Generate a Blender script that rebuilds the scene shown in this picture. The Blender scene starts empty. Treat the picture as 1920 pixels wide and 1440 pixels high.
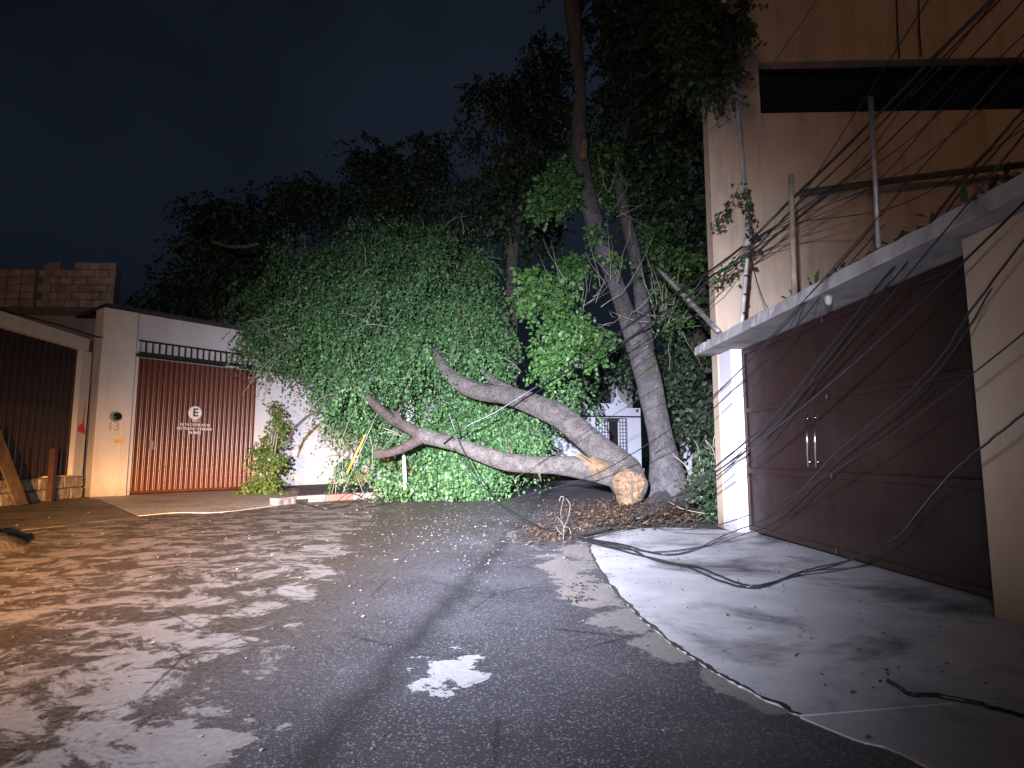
import bpy, math, random
import numpy as np
from mathutils import Vector, Matrix
random.seed(7)
RNG = np.random.default_rng(11)
sc = bpy.context.scene
C = sc.collection

# ------------------------------------------------------------------ camera, sky, lights, exposure
CAM_H, PITCH, FOC = 1.15, math.radians(6.7), 1150.0
cd = bpy.data.cameras.new('camera'); cam = bpy.data.objects.new('camera', cd); C.objects.link(cam)
cd.sensor_width = 36.0; cd.lens = FOC / 1920 * 36; cd.clip_start = 0.05; cd.clip_end = 800
cam.location = (0, 0, CAM_H); cam.rotation_euler = (math.pi / 2 + PITCH, 0, 0)
sc.camera = cam
sc.render.engine = 'CYCLES'
sc.cycles.use_denoising = True
sc.cycles.max_bounces = 5; sc.cycles.diffuse_bounces = 3; sc.cycles.glossy_bounces = 3; sc.cycles.transparent_max_bounces = 4
vs = sc.view_settings
vs.view_transform = 'Standard'; vs.look = 'None'; vs.exposure = 0.0; vs.gamma = 1.0; vs.use_curve_mapping = False

w = bpy.data.worlds.new('World'); sc.world = w; w.use_nodes = True
nt = w.node_tree; nt.nodes.clear()
wo = nt.nodes.new('ShaderNodeOutputWorld'); bg = nt.nodes.new('ShaderNodeBackground')
tcw = nt.nodes.new('ShaderNodeTexCoord'); nz = nt.nodes.new('ShaderNodeTexNoise'); rp = nt.nodes.new('ShaderNodeValToRGB')
nz.inputs['Scale'].default_value = 1.6; nz.inputs['Detail'].default_value = 3.0; nz.inputs['Roughness'].default_value = 0.45
rp.color_ramp.elements[0].position = 0.36; rp.color_ramp.elements[0].color = (0.0012, 0.0026, 0.0046, 1)
rp.color_ramp.elements[1].position = 0.66; rp.color_ramp.elements[1].color = (0.0090, 0.0128, 0.0215, 1)
nt.links.new(tcw.outputs['Generated'], nz.inputs['Vector']); nt.links.new(nz.outputs['Fac'], rp.inputs['Fac'])
sky = nt.nodes.new('ShaderNodeTexSky'); sky.sky_type = 'NISHITA'; sky.sun_disc = False
sky.sun_elevation = math.radians(-9); sky.sun_rotation = math.radians(200)
bg2 = nt.nodes.new('ShaderNodeBackground'); bg2.inputs['Strength'].default_value = 0.05
ads = nt.nodes.new('ShaderNodeAddShader')
nt.links.new(rp.outputs['Color'], bg.inputs['Color']); nt.links.new(sky.outputs['Color'], bg2.inputs['Color'])
nt.links.new(bg.outputs[0], ads.inputs[0]); nt.links.new(bg2.outputs[0], ads.inputs[1]); nt.links.new(ads.outputs[0], wo.inputs['Surface'])
bg.inputs['Strength'].default_value = 1.0

def aim(o, loc, target):
    o.location = loc
    o.rotation_euler = (Vector(target) - Vector(loc)).to_track_quat('-Z', 'Y').to_euler()

def spot(name, loc, target, watts, col, cone, blend, rad):
    l = bpy.data.lights.new(name, 'SPOT'); l.energy = watts; l.color = col
    l.spot_size = math.radians(cone); l.spot_blend = blend; l.shadow_soft_size = rad
    o = bpy.data.objects.new(name, l); C.objects.link(o); aim(o, loc, target); return o

# glow of the distant street lighting: one very weak warm sun from behind the camera, low
sl = bpy.data.lights.new('night_glow_sun', 'SUN'); sl.energy = 0.22; sl.color = (1.0, 0.52, 0.27); sl.angle = math.radians(6)
so = bpy.data.objects.new('night_glow_sun', sl); C.objects.link(so); aim(so, (-12, -20, 9), (3.5, 9.9, 6))
# the headlamps of the two vehicles the photographer stands between: a white one, and an amber one further left
wl = spot('white_headlamp', (-0.9, -1.6, 1.95), (-0.9, 14.0, 1.95), 134000, (0.76, 0.795, 1.0), 150, 0.3, 0.07)
al = spot('amber_headlamp', (-2.8, -2.4, 1.6), (-2.8, 14.0, 1.6), 64000, (1.0, 0.47, 0.14), 150, 0.3, 0.08)
def beam(o, cx, sx, px, cy, up, dn):
    # dipped headlamp beam: brightest at the horizon, fading sideways, upwards and towards the foreground
    l = o.data; l.use_nodes = True; t = l.node_tree; em = t.nodes['Emission']
    tc = t.nodes.new('ShaderNodeTexCoord'); sp = t.nodes.new('ShaderNodeSeparateXYZ'); t.links.new(tc.outputs['Normal'], sp.inputs[0])
    def mt(op, a, b):
        n = t.nodes.new('ShaderNodeMath'); n.operation = op
        for k, v in ((0, a), (1, b)):
            if isinstance(v, (int, float)): n.inputs[k].default_value = v
            else: t.links.new(v, n.inputs[k])
        return n.outputs[0]
    fz = mt('MULTIPLY', sp.outputs['Z'], -1.0)
    h = mt('ABSOLUTE', mt('SUBTRACT', mt('DIVIDE', sp.outputs['X'], fz), cx), 0.0)
    h = mt('POWER', mt('DIVIDE', h, sx), px)
    v = mt('SUBTRACT', mt('DIVIDE', sp.outputs['Y'], fz), cy)
    vu = mt('DIVIDE', mt('MAXIMUM', v, 0.0), up); vd = mt('DIVIDE', mt('MINIMUM', v, 0.0), dn)
    e = mt('ADD', h, mt('POWER', mt('ADD', vu, mt('ABSOLUTE', vd, 0.0)), 1.5))
    t.links.new(mt('POWER', 2.71828, mt('MULTIPLY', e, -1.0)), em.inputs['Strength'])
beam(wl, 0.01, 0.34, 2.2, -0.09, 0.22, 0.16)
beam(al, -0.25, 0.32, 2.0, -0.09, 0.085, 0.14)

# ------------------------------------------------------------------ helpers
ct, st = math.cos(PITCH), math.sin(PITCH)
def ray(px, py):
    u = (px - 960) / FOC; v = (720 - py) / FOC
    return Vector((u, ct - v * st, st + v * ct))
def P(px, py, Y):
    d = ray(px, py); return Vector((0, 0, CAM_H)) + d * (Y / d.y)
def G(px, py, z=0.0):
    d = ray(px, py); return Vector((0, 0, CAM_H)) + d * ((z - CAM_H) / d.z)

def tag(o, label=None, cat=None, group=None, kind=None):
    if label: o['label'] = label
    if cat: o['category'] = cat
    if group: o['group'] = group
    if kind: o['kind'] = kind
    return o
def empty(name, loc):
    o = bpy.data.objects.new(name, None); C.objects.link(o); o.location = loc; o.empty_display_size = 0.2
    return o
ORG = {}
def origin_of(o):
    v = Vector(o.location); p = o.parent
    return v
def put(name, me, material, parent=None):
    o = bpy.data.objects.new(name, me); C.objects.link(o)
    if material: me.materials.append(material)
    if parent is not None:
        o.parent = parent
        o.matrix_parent_inverse = Matrix.Translation(-WPOS.get(parent.name, Vector(parent.location)))
    WPOS[o.name] = Vector((0, 0, 0))
    return o
WPOS = {}
def thing(name, loc, label, cat, group=None):
    o = empty(name, loc); WPOS[o.name] = Vector(loc); tag(o, label, cat, group); return o

class Frame:
    def __init__(s, o, sdir):
        s.o = Vector((o[0], o[1], 0)); s.d = Vector((sdir[0], sdir[1], 0)).normalized()
        s.n = Vector((s.d.y, -s.d.x, 0))
    def __call__(s, a, d, z): 
        p = s.o + s.d * a + s.n * d; return Vector((p.x, p.y, z))
W = Frame((0, 0), (1, 0))      # world frame: s = x, d = -y

class MB:
    def __init__(s): s.v = []; s.f = []
    def add(s, vs_, fs):
        b = len(s.v); s.v += [tuple(p) for p in vs_]; s.f += [tuple(i + b for i in f) for f in fs]; return s
    def box(s, F, a0, a1, d0, d1, z0, z1):
        p = [F(a, d, z) for z in (z0, z1) for a, d in ((a0, d0), (a1, d0), (a1, d1), (a0, d1))]
        return s.add(p, [(0, 1, 2, 3), (7, 6, 5, 4), (0, 4, 5, 1), (1, 5, 6, 2), (2, 6, 7, 3), (3, 7, 4, 0)])
    def prism(s, pts, z0, z1):
        n = len(pts)
        return s.add([(p[0], p[1], z0) for p in pts] + [(p[0], p[1], z1) for p in pts],
                     [tuple(range(n))[::-1], tuple(range(n, 2 * n))] + [(i, (i + 1) % n, n + (i + 1) % n, n + i) for i in range(n)])
    def tube(s, pts, rad, n=8, sub=1, wob=0.0, cap=True, flare=None):
        pts = [Vector(p) for p in pts]
        if not hasattr(rad, '__len__'): rad = [rad] * len(pts)
        if sub > 1: pts, rad = catmull(pts, rad, sub)
        rings = []; up = None; m = len(pts)
        ph = [random.uniform(0, 6.28) for _ in range(4)]
        for i, p in enumerate(pts):
            t = (pts[min(i + 1, m - 1)] - pts[max(i - 1, 0)]); t = t.normalized() if t.length > 1e-9 else Vector((0, 0, 1))
            if up is None:
                up = Vector((0, 0, 1)) if abs(t.z) < 0.9 else Vector((1, 0, 0))
            a = (up - t * up.dot(t)).normalized(); b = t.cross(a); up = a
            ring = []
            for k in range(n):
                th = 2 * math.pi * k / n
                r = rad[i] * (1 + wob * (math.sin(2 * th + ph[0] + i * .23) * .5 + math.sin(3 * th + ph[1] - i * .31) * .35 + math.sin(5 * th + ph[2] + i * .11) * .25 + random.uniform(-.18, .18)))
                if flare: r *= flare(i / (m - 1), th)
                ring.append(p + (a * math.cos(th) + b * math.sin(th)) * r)
            rings.append(ring)
        vs_ = [q for r in rings for q in r]
        fs = [(i * n + k, i * n + (k + 1) % n, (i + 1) * n + (k + 1) % n, (i + 1) * n + k) for i in range(m - 1) for k in range(n)]
        if cap: fs += [tuple(range(n))[::-1], tuple(range((m - 1) * n, m * n))]
        return s.add(vs_, fs)
    def build(s, name, material, parent=None, smooth=False, bevel=0.0):
        me = bpy.data.meshes.new(name); me.from_pydata(s.v, [], s.f); me.update()
        if smooth: me.polygons.foreach_set('use_smooth', [True] * len(me.polygons))
        o = put(name, me, material, parent)
        if bevel:
            b = o.modifiers.new('bevel', 'BEVEL'); b.width = bevel; b.segments = 2; b.limit_method = 'ANGLE'
        return o

def catmull(pts, rad, sub):
    P2, R2 = [], []
    n = len(pts)
    for i in range(n - 1):
        p0, p1, p2, p3 = pts[max(i - 1, 0)], pts[i], pts[i + 1], pts[min(i + 2, n - 1)]
        for k in range(sub):
            t = k / sub
            P2.append(0.5 * ((2 * p1) + (p2 - p0) * t + (2 * p0 - 5 * p1 + 4 * p2 - p3) * t * t + (3 * p1 - p0 - 3 * p2 + p3) * t ** 3))
            R2.append(rad[i] + (rad[i + 1] - rad[i]) * t)
    P2.append(pts[-1]); R2.append(rad[-1])
    return P2, R2

# ------------------------------------------------------------------ materials
class NT:
    def __init__(s, name):
        s.m = bpy.data.materials.new(name); s.m.use_nodes = True; s.t = s.m.node_tree
        s.b = s.t.nodes['Principled BSDF']; s.out = s.t.nodes['Material Output']
        s.tc = s.t.nodes.new('ShaderNodeTexCoord')
    def n(s, typ, **kw):
        x = s.t.nodes.new(typ)
        for k, v in kw.items(): setattr(x, k, v)
        return x
    def l(s, a, b): s.t.links.new(a, b)
    def noise(s, scale, detail=6, rough=0.6, stretch=None, loc=None, dist=0.0):
        x = s.n('ShaderNodeTexNoise'); x.inputs['Scale'].default_value = scale; x.inputs['Detail'].default_value = detail
        x.inputs['Roughness'].default_value = rough; x.inputs['Distortion'].default_value = dist
        mp = s.n('ShaderNodeMapping'); s.l(s.tc.outputs['Object'], mp.inputs['Vector'])
        if stretch: mp.inputs['Scale'].default_value = stretch
        if loc: mp.inputs['Location'].default_value = loc
        s.l(mp.outputs['Vector'], x.inputs['Vector'])
        return x.outputs['Fac']
    def vor(s, scale, feature='F1', stretch=None):
        x = s.n('ShaderNodeTexVoronoi'); x.inputs['Scale'].default_value = scale; x.feature = feature
        mp = s.n('ShaderNodeMapping'); s.l(s.tc.outputs['Object'], mp.inputs['Vector'])
        if stretch: mp.inputs['Scale'].default_value = stretch
        s.l(mp.outputs['Vector'], x.inputs['Vector'])
        return x
    def ramp(s, v, a, b, ca=(0, 0, 0), cb=(1, 1, 1)):
        x = s.n('ShaderNodeValToRGB'); e = x.color_ramp.elements
        e[0].position = a; e[1].position = b; e[0].color = (*ca, 1); e[1].color = (*cb, 1)
        s.l(v, x.inputs['Fac']); return x.outputs['Color']
    def mix(s, f, a, b, mode='MIX'):
        x = s.n('ShaderNodeMixRGB', blend_type=mode)
        for sock, v in ((x.inputs[0], f), (x.inputs[1], a), (x.inputs[2], b)):
            if isinstance(v, (int, float)): sock.default_value = v
            elif isinstance(v, tuple): sock.default_value = (*v, 1)
            else: s.l(v, sock)
        return x.outputs[0]
    def math(s, op, a, b=0.0, clamp=False):
        x = s.n('ShaderNodeMath', operation=op); x.use_clamp = clamp
        for sock, v in ((x.inputs[0], a), (x.inputs[1], b)):
            if isinstance(v, (int, float)): sock.default_value = v
            else: s.l(v, sock)
        return x.outputs[0]
    def xyz(s):
        x = s.n('ShaderNodeSeparateXYZ'); g = s.n('ShaderNodeNewGeometry'); s.l(g.outputs['Position'], x.inputs[0]); return x.outputs
    def bump(s, h, strength=0.3, dist=0.02):
        x = s.n('ShaderNodeBump'); x.inputs['Strength'].default_value = strength; x.inputs['Distance'].default_value = dist
        s.l(h, x.inputs['Height']); s.l(x.outputs[0], s.b.inputs['Normal']); return x
    def set(s, col=None, rough=None, metal=None, spec=None):
        for k, v in (('Base Color', col), ('Roughness', rough), ('Metallic', metal), ('Specular IOR Level', spec)):
            if v is None: continue
            if isinstance(v, tuple): s.b.inputs[k].default_value = (*v, 1)
            elif isinstance(v, (int, float)): s.b.inputs[k].default_value = v
            else: s.l(v, s.b.inputs[k])
        return s.m

def plain(name, c1, c2, scale=4, rough=0.7, metal=0.0, bump=0.2, bscale=40, lo=0.35, hi=0.65, dist=0.01, stretch=None):
    m = NT(name)
    col = m.ramp(m.noise(scale, 6, 0.65, stretch), lo, hi, c1, c2)
    m.bump(m.noise(bscale, 4, 0.6, stretch), bump, dist)
    return m.set(col, rough, metal)

def stucco(name, base, dirt, streak=0.5, foot=0.8, rough=0.9, scale=0.9):
    m = NT(name)
    big = m.ramp(m.noise(scale, 7, 0.65), 0.35, 0.72)
    st_ = m.ramp(m.noise(3.0, 5, 0.6, (1, 1, 0.12)), 0.5, 0.75)
    f = m.math('MULTIPLY', m.mix(0.5, big, st_), streak)
    z = m.xyz()[2]
    ft = m.math('SUBTRACT', 1.0, m.math('DIVIDE', z, foot), True)
    ft = m.math('MULTIPLY', m.math('POWER', ft, 2.0), m.noise(5, 6, 0.7))
    f = m.math('ADD', f, m.math('MULTIPLY', ft, 1.1), True)
    col = m.mix(f, base, dirt)
    m.bump(m.noise(60, 5, 0.7), 0.25, 0.008)
    return m.set(col, rough)

def leafmat(name, cols, rough=0.58, trans=0.28):
    m = NT(name); g = m.n('ShaderNodeNewGeometry')
    x = m.n('ShaderNodeValToRGB'); e = x.color_ramp.elements
    e[0].color = (*cols[0], 1); e[1].color = (*cols[-1], 1)
    for i, c in enumerate(cols[1:-1]):
        q = e.new((i + 1) / (len(cols) - 1)); q.color = (*c, 1)
    m.l(g.outputs['Random Per Island'], x.inputs['Fac'])
    m.set(x.outputs['Color'], rough)
    tr = m.n('ShaderNodeBsdfTranslucent'); mx = m.n('ShaderNodeMixShader'); mx.inputs[0].default_value = trans
    m.l(x.outputs['Color'], tr.inputs['Color']); m.l(m.b.outputs[0], mx.inputs[1]); m.l(tr.outputs[0], mx.inputs[2]); m.l(mx.outputs[0], m.out.inputs['Surface'])
    return m.m

def bark(name, a, b, moss=None, mlo=0.58, mscale=0.9):
    m = NT(name)
    col = m.ramp(m.noise(4.5, 12, 0.82), 0.36, 0.64, a, b)
    spots = m.ramp(m.noise(13, 8, 0.75), 0.54, 0.62)
    col = m.mix(m.math('MULTIPLY', spots, 0.6), col, (0.03, 0.024, 0.019))
    if moss:
        k = m.ramp(m.noise(mscale, 6, 0.6, None, (3.1, 1.7, 0.4)), mlo, mlo + 0.07)
        col = m.mix(m.math('MULTIPLY', k, m.ramp(m.noise(11, 5, 0.7), 0.35, 0.65, (0.15, 0.15, 0.15), (0.75, 0.75, 0.75))), col, moss)
    vr = m.vor(7.0, 'DISTANCE_TO_EDGE'); cr_ = m.ramp(vr.outputs['Distance'], 0.0, 0.10)
    dk_ = m.ramp(m.noise(1.6, 9, 0.75, None, (8, 3, 1)), 0.50, 0.66)
    col = m.mix(m.math('MULTIPLY', dk_, 0.6), col, (0.045, 0.036, 0.03))
    m.bump(m.math('ADD', m.noise(9, 10, 0.78), m.math('MULTIPLY', cr_, 0.15)), 1.0, 0.12)
    return m.set(col, 0.9)

WHITE = stucco('white_plaster', (0.62, 0.59, 0.57), (0.28, 0.24, 0.20), 0.4, 0.9)
CREAM = stucco('cream_plaster', (0.68, 0.63, 0.56), (0.27, 0.21, 0.16), 0.45, 0.9)
LILAC = stucco('pale_pillar_paint', (0.60, 0.58, 0.60), (0.28, 0.26, 0.25), 0.35, 0.35)
OCHRE = stucco('ochre_render', (0.58, 0.45, 0.33), (0.20, 0.13, 0.08), 0.85, 0.4, 0.9, 0.62)
GREYR = stucco('grey_render', (0.30, 0.28, 0.28), (0.12, 0.12, 0.10), 0.8, 0.3)
SLABM = stucco('stained_slab', (0.36, 0.34, 0.33), (0.07, 0.062, 0.055), 1.0, 0.3, 0.9, 2.2)
BEIGE = stucco('beige_pier_paint', (0.46, 0.37, 0.27), (0.28, 0.21, 0.15), 0.4, 0.5)
HOUSE = stucco('pale_house_paint', (0.55, 0.55, 0.60), (0.25, 0.25, 0.27), 0.4, 0.9)
BLOCK = plain('concrete_block', (0.22, 0.19, 0.17), (0.46, 0.41, 0.37), 2.6, 0.95, 0, 0.5, 30)
MORTAR = plain('mortar', (0.10, 0.09, 0.085), (0.16, 0.14, 0.13), 6, 0.95)
STONE = plain('plinth_stone', (0.16, 0.13, 0.10), (0.42, 0.36, 0.28), 4, 0.95, 0, 0.7, 12, dist=0.03)
def gate_paint():
    m = NT('maroon_gate_paint')
    col = m.ramp(m.noise(1.3, 8, 0.7, (1, 1, 0.35)), 0.3, 0.7, (0.015, 0.0058, 0.0048), (0.032, 0.0120, 0.0100))
    sc_ = m.ramp(m.noise(9, 8, 0.8, (1, 1, 0.3), (4, 0, 2)), 0.66, 0.72)
    col = m.mix(m.math('MULTIPLY', sc_, 0.5), col, (0.07, 0.038, 0.03))
    z = m.xyz()[2]; low = m.math('MULTIPLY', m.math('SUBTRACT', 1.0, m.math('DIVIDE', z, 0.45), True), m.noise(6, 7, 0.75))
    col = m.mix(m.math('MULTIPLY', low, 0.9), col, (0.055, 0.042, 0.036))
    m.bump(m.math('ADD', m.noise(1.6, 4, 0.5), m.math('MULTIPLY', m.noise(45, 4), 0.04)), 0.5, 0.05)
    return m.set(col, m.ramp(m.noise(3, 7, 0.7), 0.3, 0.7, (0.48, 0.48, 0.48), (0.68, 0.68, 0.68)), None, 0.3)
BROWNM = gate_paint()
REDM = plain('rust_red_gate_paint', (0.085, 0.026, 0.012), (0.14, 0.042, 0.019), 1.4, 0.26, 0.0, 0.1, 25, stretch=(1, 1, 0.25))
DARKM = plain('dark_brown_gate_paint', (0.020, 0.009, 0.006), (0.036, 0.016, 0.010), 1.4, 0.35, 0.0, 0.1, 25)
IRON = plain('black_iron', (0.012, 0.012, 0.013), (0.03, 0.028, 0.026), 12, 0.5, 0.3)
STEEL = plain('weathered_steel', (0.22, 0.20, 0.19), (0.40, 0.37, 0.34), 8, 0.5, 0.5)
CHROME = plain('chrome', (0.7, 0.7, 0.7), (0.8, 0.8, 0.8), 8, 0.15, 1.0, 0.02)
PIPEM = plain('grey_pipe', (0.25, 0.23, 0.22), (0.42, 0.39, 0.37), 6, 0.6)
POSTM = plain('mossy_post', (0.14, 0.11, 0.08), (0.30, 0.25, 0.19), 5, 0.8)
CABLE = plain('cable_rubber', (0.010, 0.010, 0.011), (0.022, 0.021, 0.022), 20, 0.32, 0, 0.05)
PAINTW = plain('white_sign_paint', (0.70, 0.66, 0.62), (0.80, 0.77, 0.74), 12, 0.6)
PAINTD = plain('dark_sign_paint', (0.02, 0.012, 0.01), (0.04, 0.02, 0.016), 12, 0.6)
PINK = plain('pink_spray_paint', (0.62, 0.03, 0.06), (0.75, 0.06, 0.10), 12, 0.6)
YELLOW = plain('yellow_plastic', (0.62, 0.36, 0.03), (0.75, 0.46, 0.05), 8, 0.5)
GLASS = NT('dark_glass').set((0.008, 0.011, 0.014), 0.12, 0.0, 0.5)
VOID = NT('dark_interior').set((0.006, 0.005, 0.005), 0.9)
BARK1 = bark('fallen_bark', (0.045, 0.037, 0.030), (0.18, 0.155, 0.135), (0.12, 0.14, 0.045), 0.64)
BARK2 = bark('standing_bark', (0.06, 0.053, 0.05), (0.20, 0.18, 0.18), (0.075, 0.105, 0.04), 0.54, 1.3)
BARK3 = bark('dark_bark', (0.10, 0.08, 0.065), (0.20, 0.17, 0.14))
BARK4 = bark('stripped_bark', (0.04, 0.028, 0.024), (0.13, 0.09, 0.075))
TWIG = plain('twig_bark', (0.22, 0.19, 0.15), (0.42, 0.38, 0.31), 6, 0.85)
LEAF1 = leafmat('fallen_crown_leaves', [(0.022, 0.055, 0.020), (0.046, 0.112, 0.036), (0.080, 0.176, 0.054), (0.118, 0.225, 0.075)])
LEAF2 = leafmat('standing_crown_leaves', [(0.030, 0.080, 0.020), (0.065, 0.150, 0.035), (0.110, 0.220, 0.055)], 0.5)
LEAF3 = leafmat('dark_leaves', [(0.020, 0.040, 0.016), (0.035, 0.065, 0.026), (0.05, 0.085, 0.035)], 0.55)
LEAF4 = leafmat('shrub_leaves', [(0.07, 0.12, 0.022), (0.115, 0.175, 0.035), (0.15, 0.21, 0.06)], 0.4)
LITTER = leafmat('dry_leaves', [(0.03, 0.017, 0.012), (0.065, 0.038, 0.023), (0.13, 0.078, 0.042), (0.05, 0.032, 0.022)], 0.7, 0.1)
SCATTER = leafmat('scattered_leaves', [(0.13, 0.10, 0.06), (0.26, 0.22, 0.15), (0.40, 0.37, 0.30), (0.20, 0.19, 0.08)], 0.6, 0.1)

def wood_mat():
    m = NT('raw_cut_wood')
    a = m.ramp(m.noise(3.0, 6, 0.6, (1, 1, 2.5)), 0.3, 0.7, (0.085, 0.050, 0.026), (0.21, 0.130, 0.066))
    k = m.ramp(m.noise(7, 5, 0.7), 0.60, 0.72)
    col = m.mix(m.math('MULTIPLY', k, 0.7), a, (0.16, 0.08, 0.04))
    m.bump(m.noise(12, 8, 0.7, (1, 1, 3)), 0.7, 0.03)
    return m.set(col, 0.85)
WOOD = wood_mat()

SKIRT = [(G(a, b).x, G(a, b).y, c, d) for a, b, c, d in ((1062, 1062, .40, 1.5), (1085, 1035, .35, 1.2), (1110, 1110, .42, .8), (1180, 1160, .34, .6), (1260, 1212, .30, .5), (1340, 1262, .24, .36), (1440, 1312, .2, .3))]
def road_mat():
    m = NT('wet_asphalt'); x, y, z = m.xyz()
    # dried mud film: strong to the left of the carriageway, flecks towards the middle
    bias = m.math('ADD', m.math('MULTIPLY', m.math('ADD', x, m.math('MULTIPLY', m.math('SUBTRACT', y, 2.0), 0.14)), -0.30), -0.36)   # 0 at x=-1.2
    bias = m.math('MINIMUM', m.math('MAXIMUM', bias, -0.16), 0.075)
    n1 = m.noise(1.7, 12, 0.72, (1.0, 0.8, 1.0), (4.2, 1.3, 0), 0.6)
    f = m.math('ADD', m.math('ADD', n1, bias), m.math('MULTIPLY', m.math('SUBTRACT', m.noise(7.0, 8, 0.75, None, (2, 6, 0)), 0.5), 0.16))
    film = m.ramp(f, 0.51, 0.56)
    film = m.mix(m.ramp(m.noise(2.3, 12, 0.76, (1.0, 1.15, 1.0), (9.1, 4.4, 0), 0.8), 0.485, 0.53), film, (0.0, 0.0, 0.0))
    # one ragged patch of cement slurry in the carriageway
    def blob(cx, cy, rx, ry, amp=0.42):
        a = m.math('POWER', m.math('DIVIDE', m.math('SUBTRACT', x, cx), rx), 2.0)
        b = m.math('POWER', m.math('DIVIDE', m.math('SUBTRACT', y, cy), ry), 2.0)
        d = m.math('SUBTRACT', 1.0, m.math('SQRT', m.math('ADD', a, b)))
        return m.math('ADD', d, m.math('MULTIPLY', m.math('SUBTRACT', m.noise(5.5, 6, 0.65), 0.5), 2.8))
    b1 = m.ramp(blob(-0.33, 3.45, 0.34, 0.50), 0.46, 0.54)
    b2 = m.ramp(blob(-1.32, 2.62, 0.40, 0.36), 0.35, 0.45)
    b3 = m.ramp(blob(0.0, 9.2, 0.16, 1.0), 0.45, 0.6)
    pale = m.mix(1.0, m.mix(1.0, film, b1, 'LIGHTEN'), b2, 'LIGHTEN')
    pale = m.mix(1.0, pale, b3, 'LIGHTEN')
    nb = m.noise(2.6, 9, 0.7, None, (5, 2, 0)); nbz = m.math('MULTIPLY', m.math('SUBTRACT', nb, 0.5), 2.6)
    for cx, cy, rx, ry in SKIRT:
        a = m.math('POWER', m.math('DIVIDE', m.math('SUBTRACT', x, cx), rx), 2.0); b = m.math('POWER', m.math('DIVIDE', m.math('SUBTRACT', y, cy), ry), 2.0)
        d = m.math('ADD', m.math('SUBTRACT', 1.0, m.math('SQRT', m.math('ADD', a, b))), nbz)
        pale = m.mix(1.0, pale, m.ramp(d, 0.30, 0.42), 'LIGHTEN')
    fine = m.noise(220, 3, 0.6)
    # asphalt with pale aggregate
    v = m.vor(120); agg = m.ramp(v.outputs['Color'], 0.74, 0.84)
    agg2 = m.ramp(m.noise(45, 5, 0.75), 0.60, 0.70)
    asp = m.ramp(m.noise(0.8, 6, 0.6), 0.3, 0.75, (0.042, 0.039, 0.045), (0.105, 0.099, 0.112))
    asp = m.mix(m.math('MULTIPLY', agg, 0.75), asp, (0.30, 0.29, 0.31))
    asp = m.mix(m.math('MULTIPLY', agg2, 0.5), asp, (0.20, 0.19, 0.20))
    mulch = m.ramp(m.noise(26, 6, 0.75), 0.4, 0.68, (0.030, 0.022, 0.016), (0.12, 0.095, 0.075))
    left = m.ramp(m.math('MULTIPLY', m.math('ADD', x, 0.6), -0.8), 0.0, 1.0)
    asp = m.mix(left, asp, mulch)
    # tyre drag mark
    lx = m.math('ABSOLUTE', m.math('SUBTRACT', m.math('ADD', x, m.math('MULTIPLY', m.noise(2.2, 3, 0.5), 0.22)), m.math('ADD', m.math('MULTIPLY', y, 0.112), -0.95)))
    drag = m.math('SUBTRACT', 1.0, m.math('DIVIDE', lx, 0.16), True)
    asp = m.mix(m.math('MULTIPLY', drag, 0.75), asp, (0.022, 0.021, 0.024))
    filmcol = m.ramp(m.noise(30, 5, 0.7), 0.3, 0.7, (0.18, 0.16, 0.145), (0.30, 0.275, 0.255))
    filmcol = m.mix(m.math('MULTIPLY', m.ramp(m.noise(3.0, 5, 0.6), 0.4, 0.7), 0.35), filmcol, (0.15, 0.125, 0.105))
    filmcol = m.mix(b1, filmcol, m.ramp(m.noise(24, 6, 0.7), 0.3, 0.7, (0.33, 0.32, 0.33), (0.47, 0.46, 0.47)))
    ck = m.vor(0.9, 'DISTANCE_TO_EDGE'); wv = m.n('ShaderNodeMixRGB'); cline = m.ramp(m.math('ADD', ck.outputs['Distance'], m.math('MULTIPLY', m.math('SUBTRACT', m.noise(9, 8, 0.8), 0.5), 0.05)), 0.004, 0.012, (1, 1, 1), (0, 0, 0))
    col = m.mix(pale, asp, filmcol)
    col = m.mix(m.math('MULTIPLY', cline, m.math('MULTIPLY', m.ramp(m.noise(0.7, 4), 0.48, 0.6), 0.8)), col, (0.02, 0.018, 0.018))
    # soil on the far left verge and under the trees
    h = m.math('SUBTRACT', m.mix(pale, m.math('MULTIPLY', m.noise(60, 5, 0.75), 1.0), (0.62, 0.62, 0.62)), m.math('MULTIPLY', fine, 0.18))
    m.bump(h, 0.75, 0.02)
    rough = m.ramp(m.noise(1.1, 5, 0.6), 0.35, 0.7, (0.34, 0.34, 0.34), (0.66, 0.66, 0.66))
    return m.set(col, rough)
ROAD = road_mat()

def concrete_mat(name, a, b, stain, dark):
    m = NT(name)
    col = m.ramp(m.noise(1.3, 8, 0.7), 0.32, 0.7, a, b)
    k = m.ramp(m.noise(0.75, 8, 0.68, (1, 1, 1), (7.3, 2.2, 0), 0.5), 0.50, 0.66)
    col = m.mix(m.math('MULTIPLY', k, dark), col, stain)
    sp = m.ramp(m.noise(5.5, 4, 0.6, None, (1.2, 0, 0)), 0.71, 0.76)
    col = m.mix(m.math('MULTIPLY', sp, 0.7), col, (0.05, 0.045, 0.045))
    m.bump(m.noise(70, 6, 0.7), 0.25, 0.01)
    return m.set(col, m.ramp(m.noise(1.7, 5), 0.3, 0.7, (0.5, 0.5, 0.5), (0.8, 0.8, 0.8)))
CONC = concrete_mat('driveway_concrete', (0.36, 0.35, 0.355), (0.56, 0.55, 0.56), (0.05, 0.048, 0.05), 0.9)
PAVE = concrete_mat('pavement_concrete', (0.42, 0.38, 0.34), (0.60, 0.54, 0.48), (0.16, 0.125, 0.10), 0.5)
RAMPM = concrete_mat('muddy_ramp', (0.10, 0.08, 0.06), (0.22, 0.18, 0.14), (0.025, 0.02, 0.016), 0.9)
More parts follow.
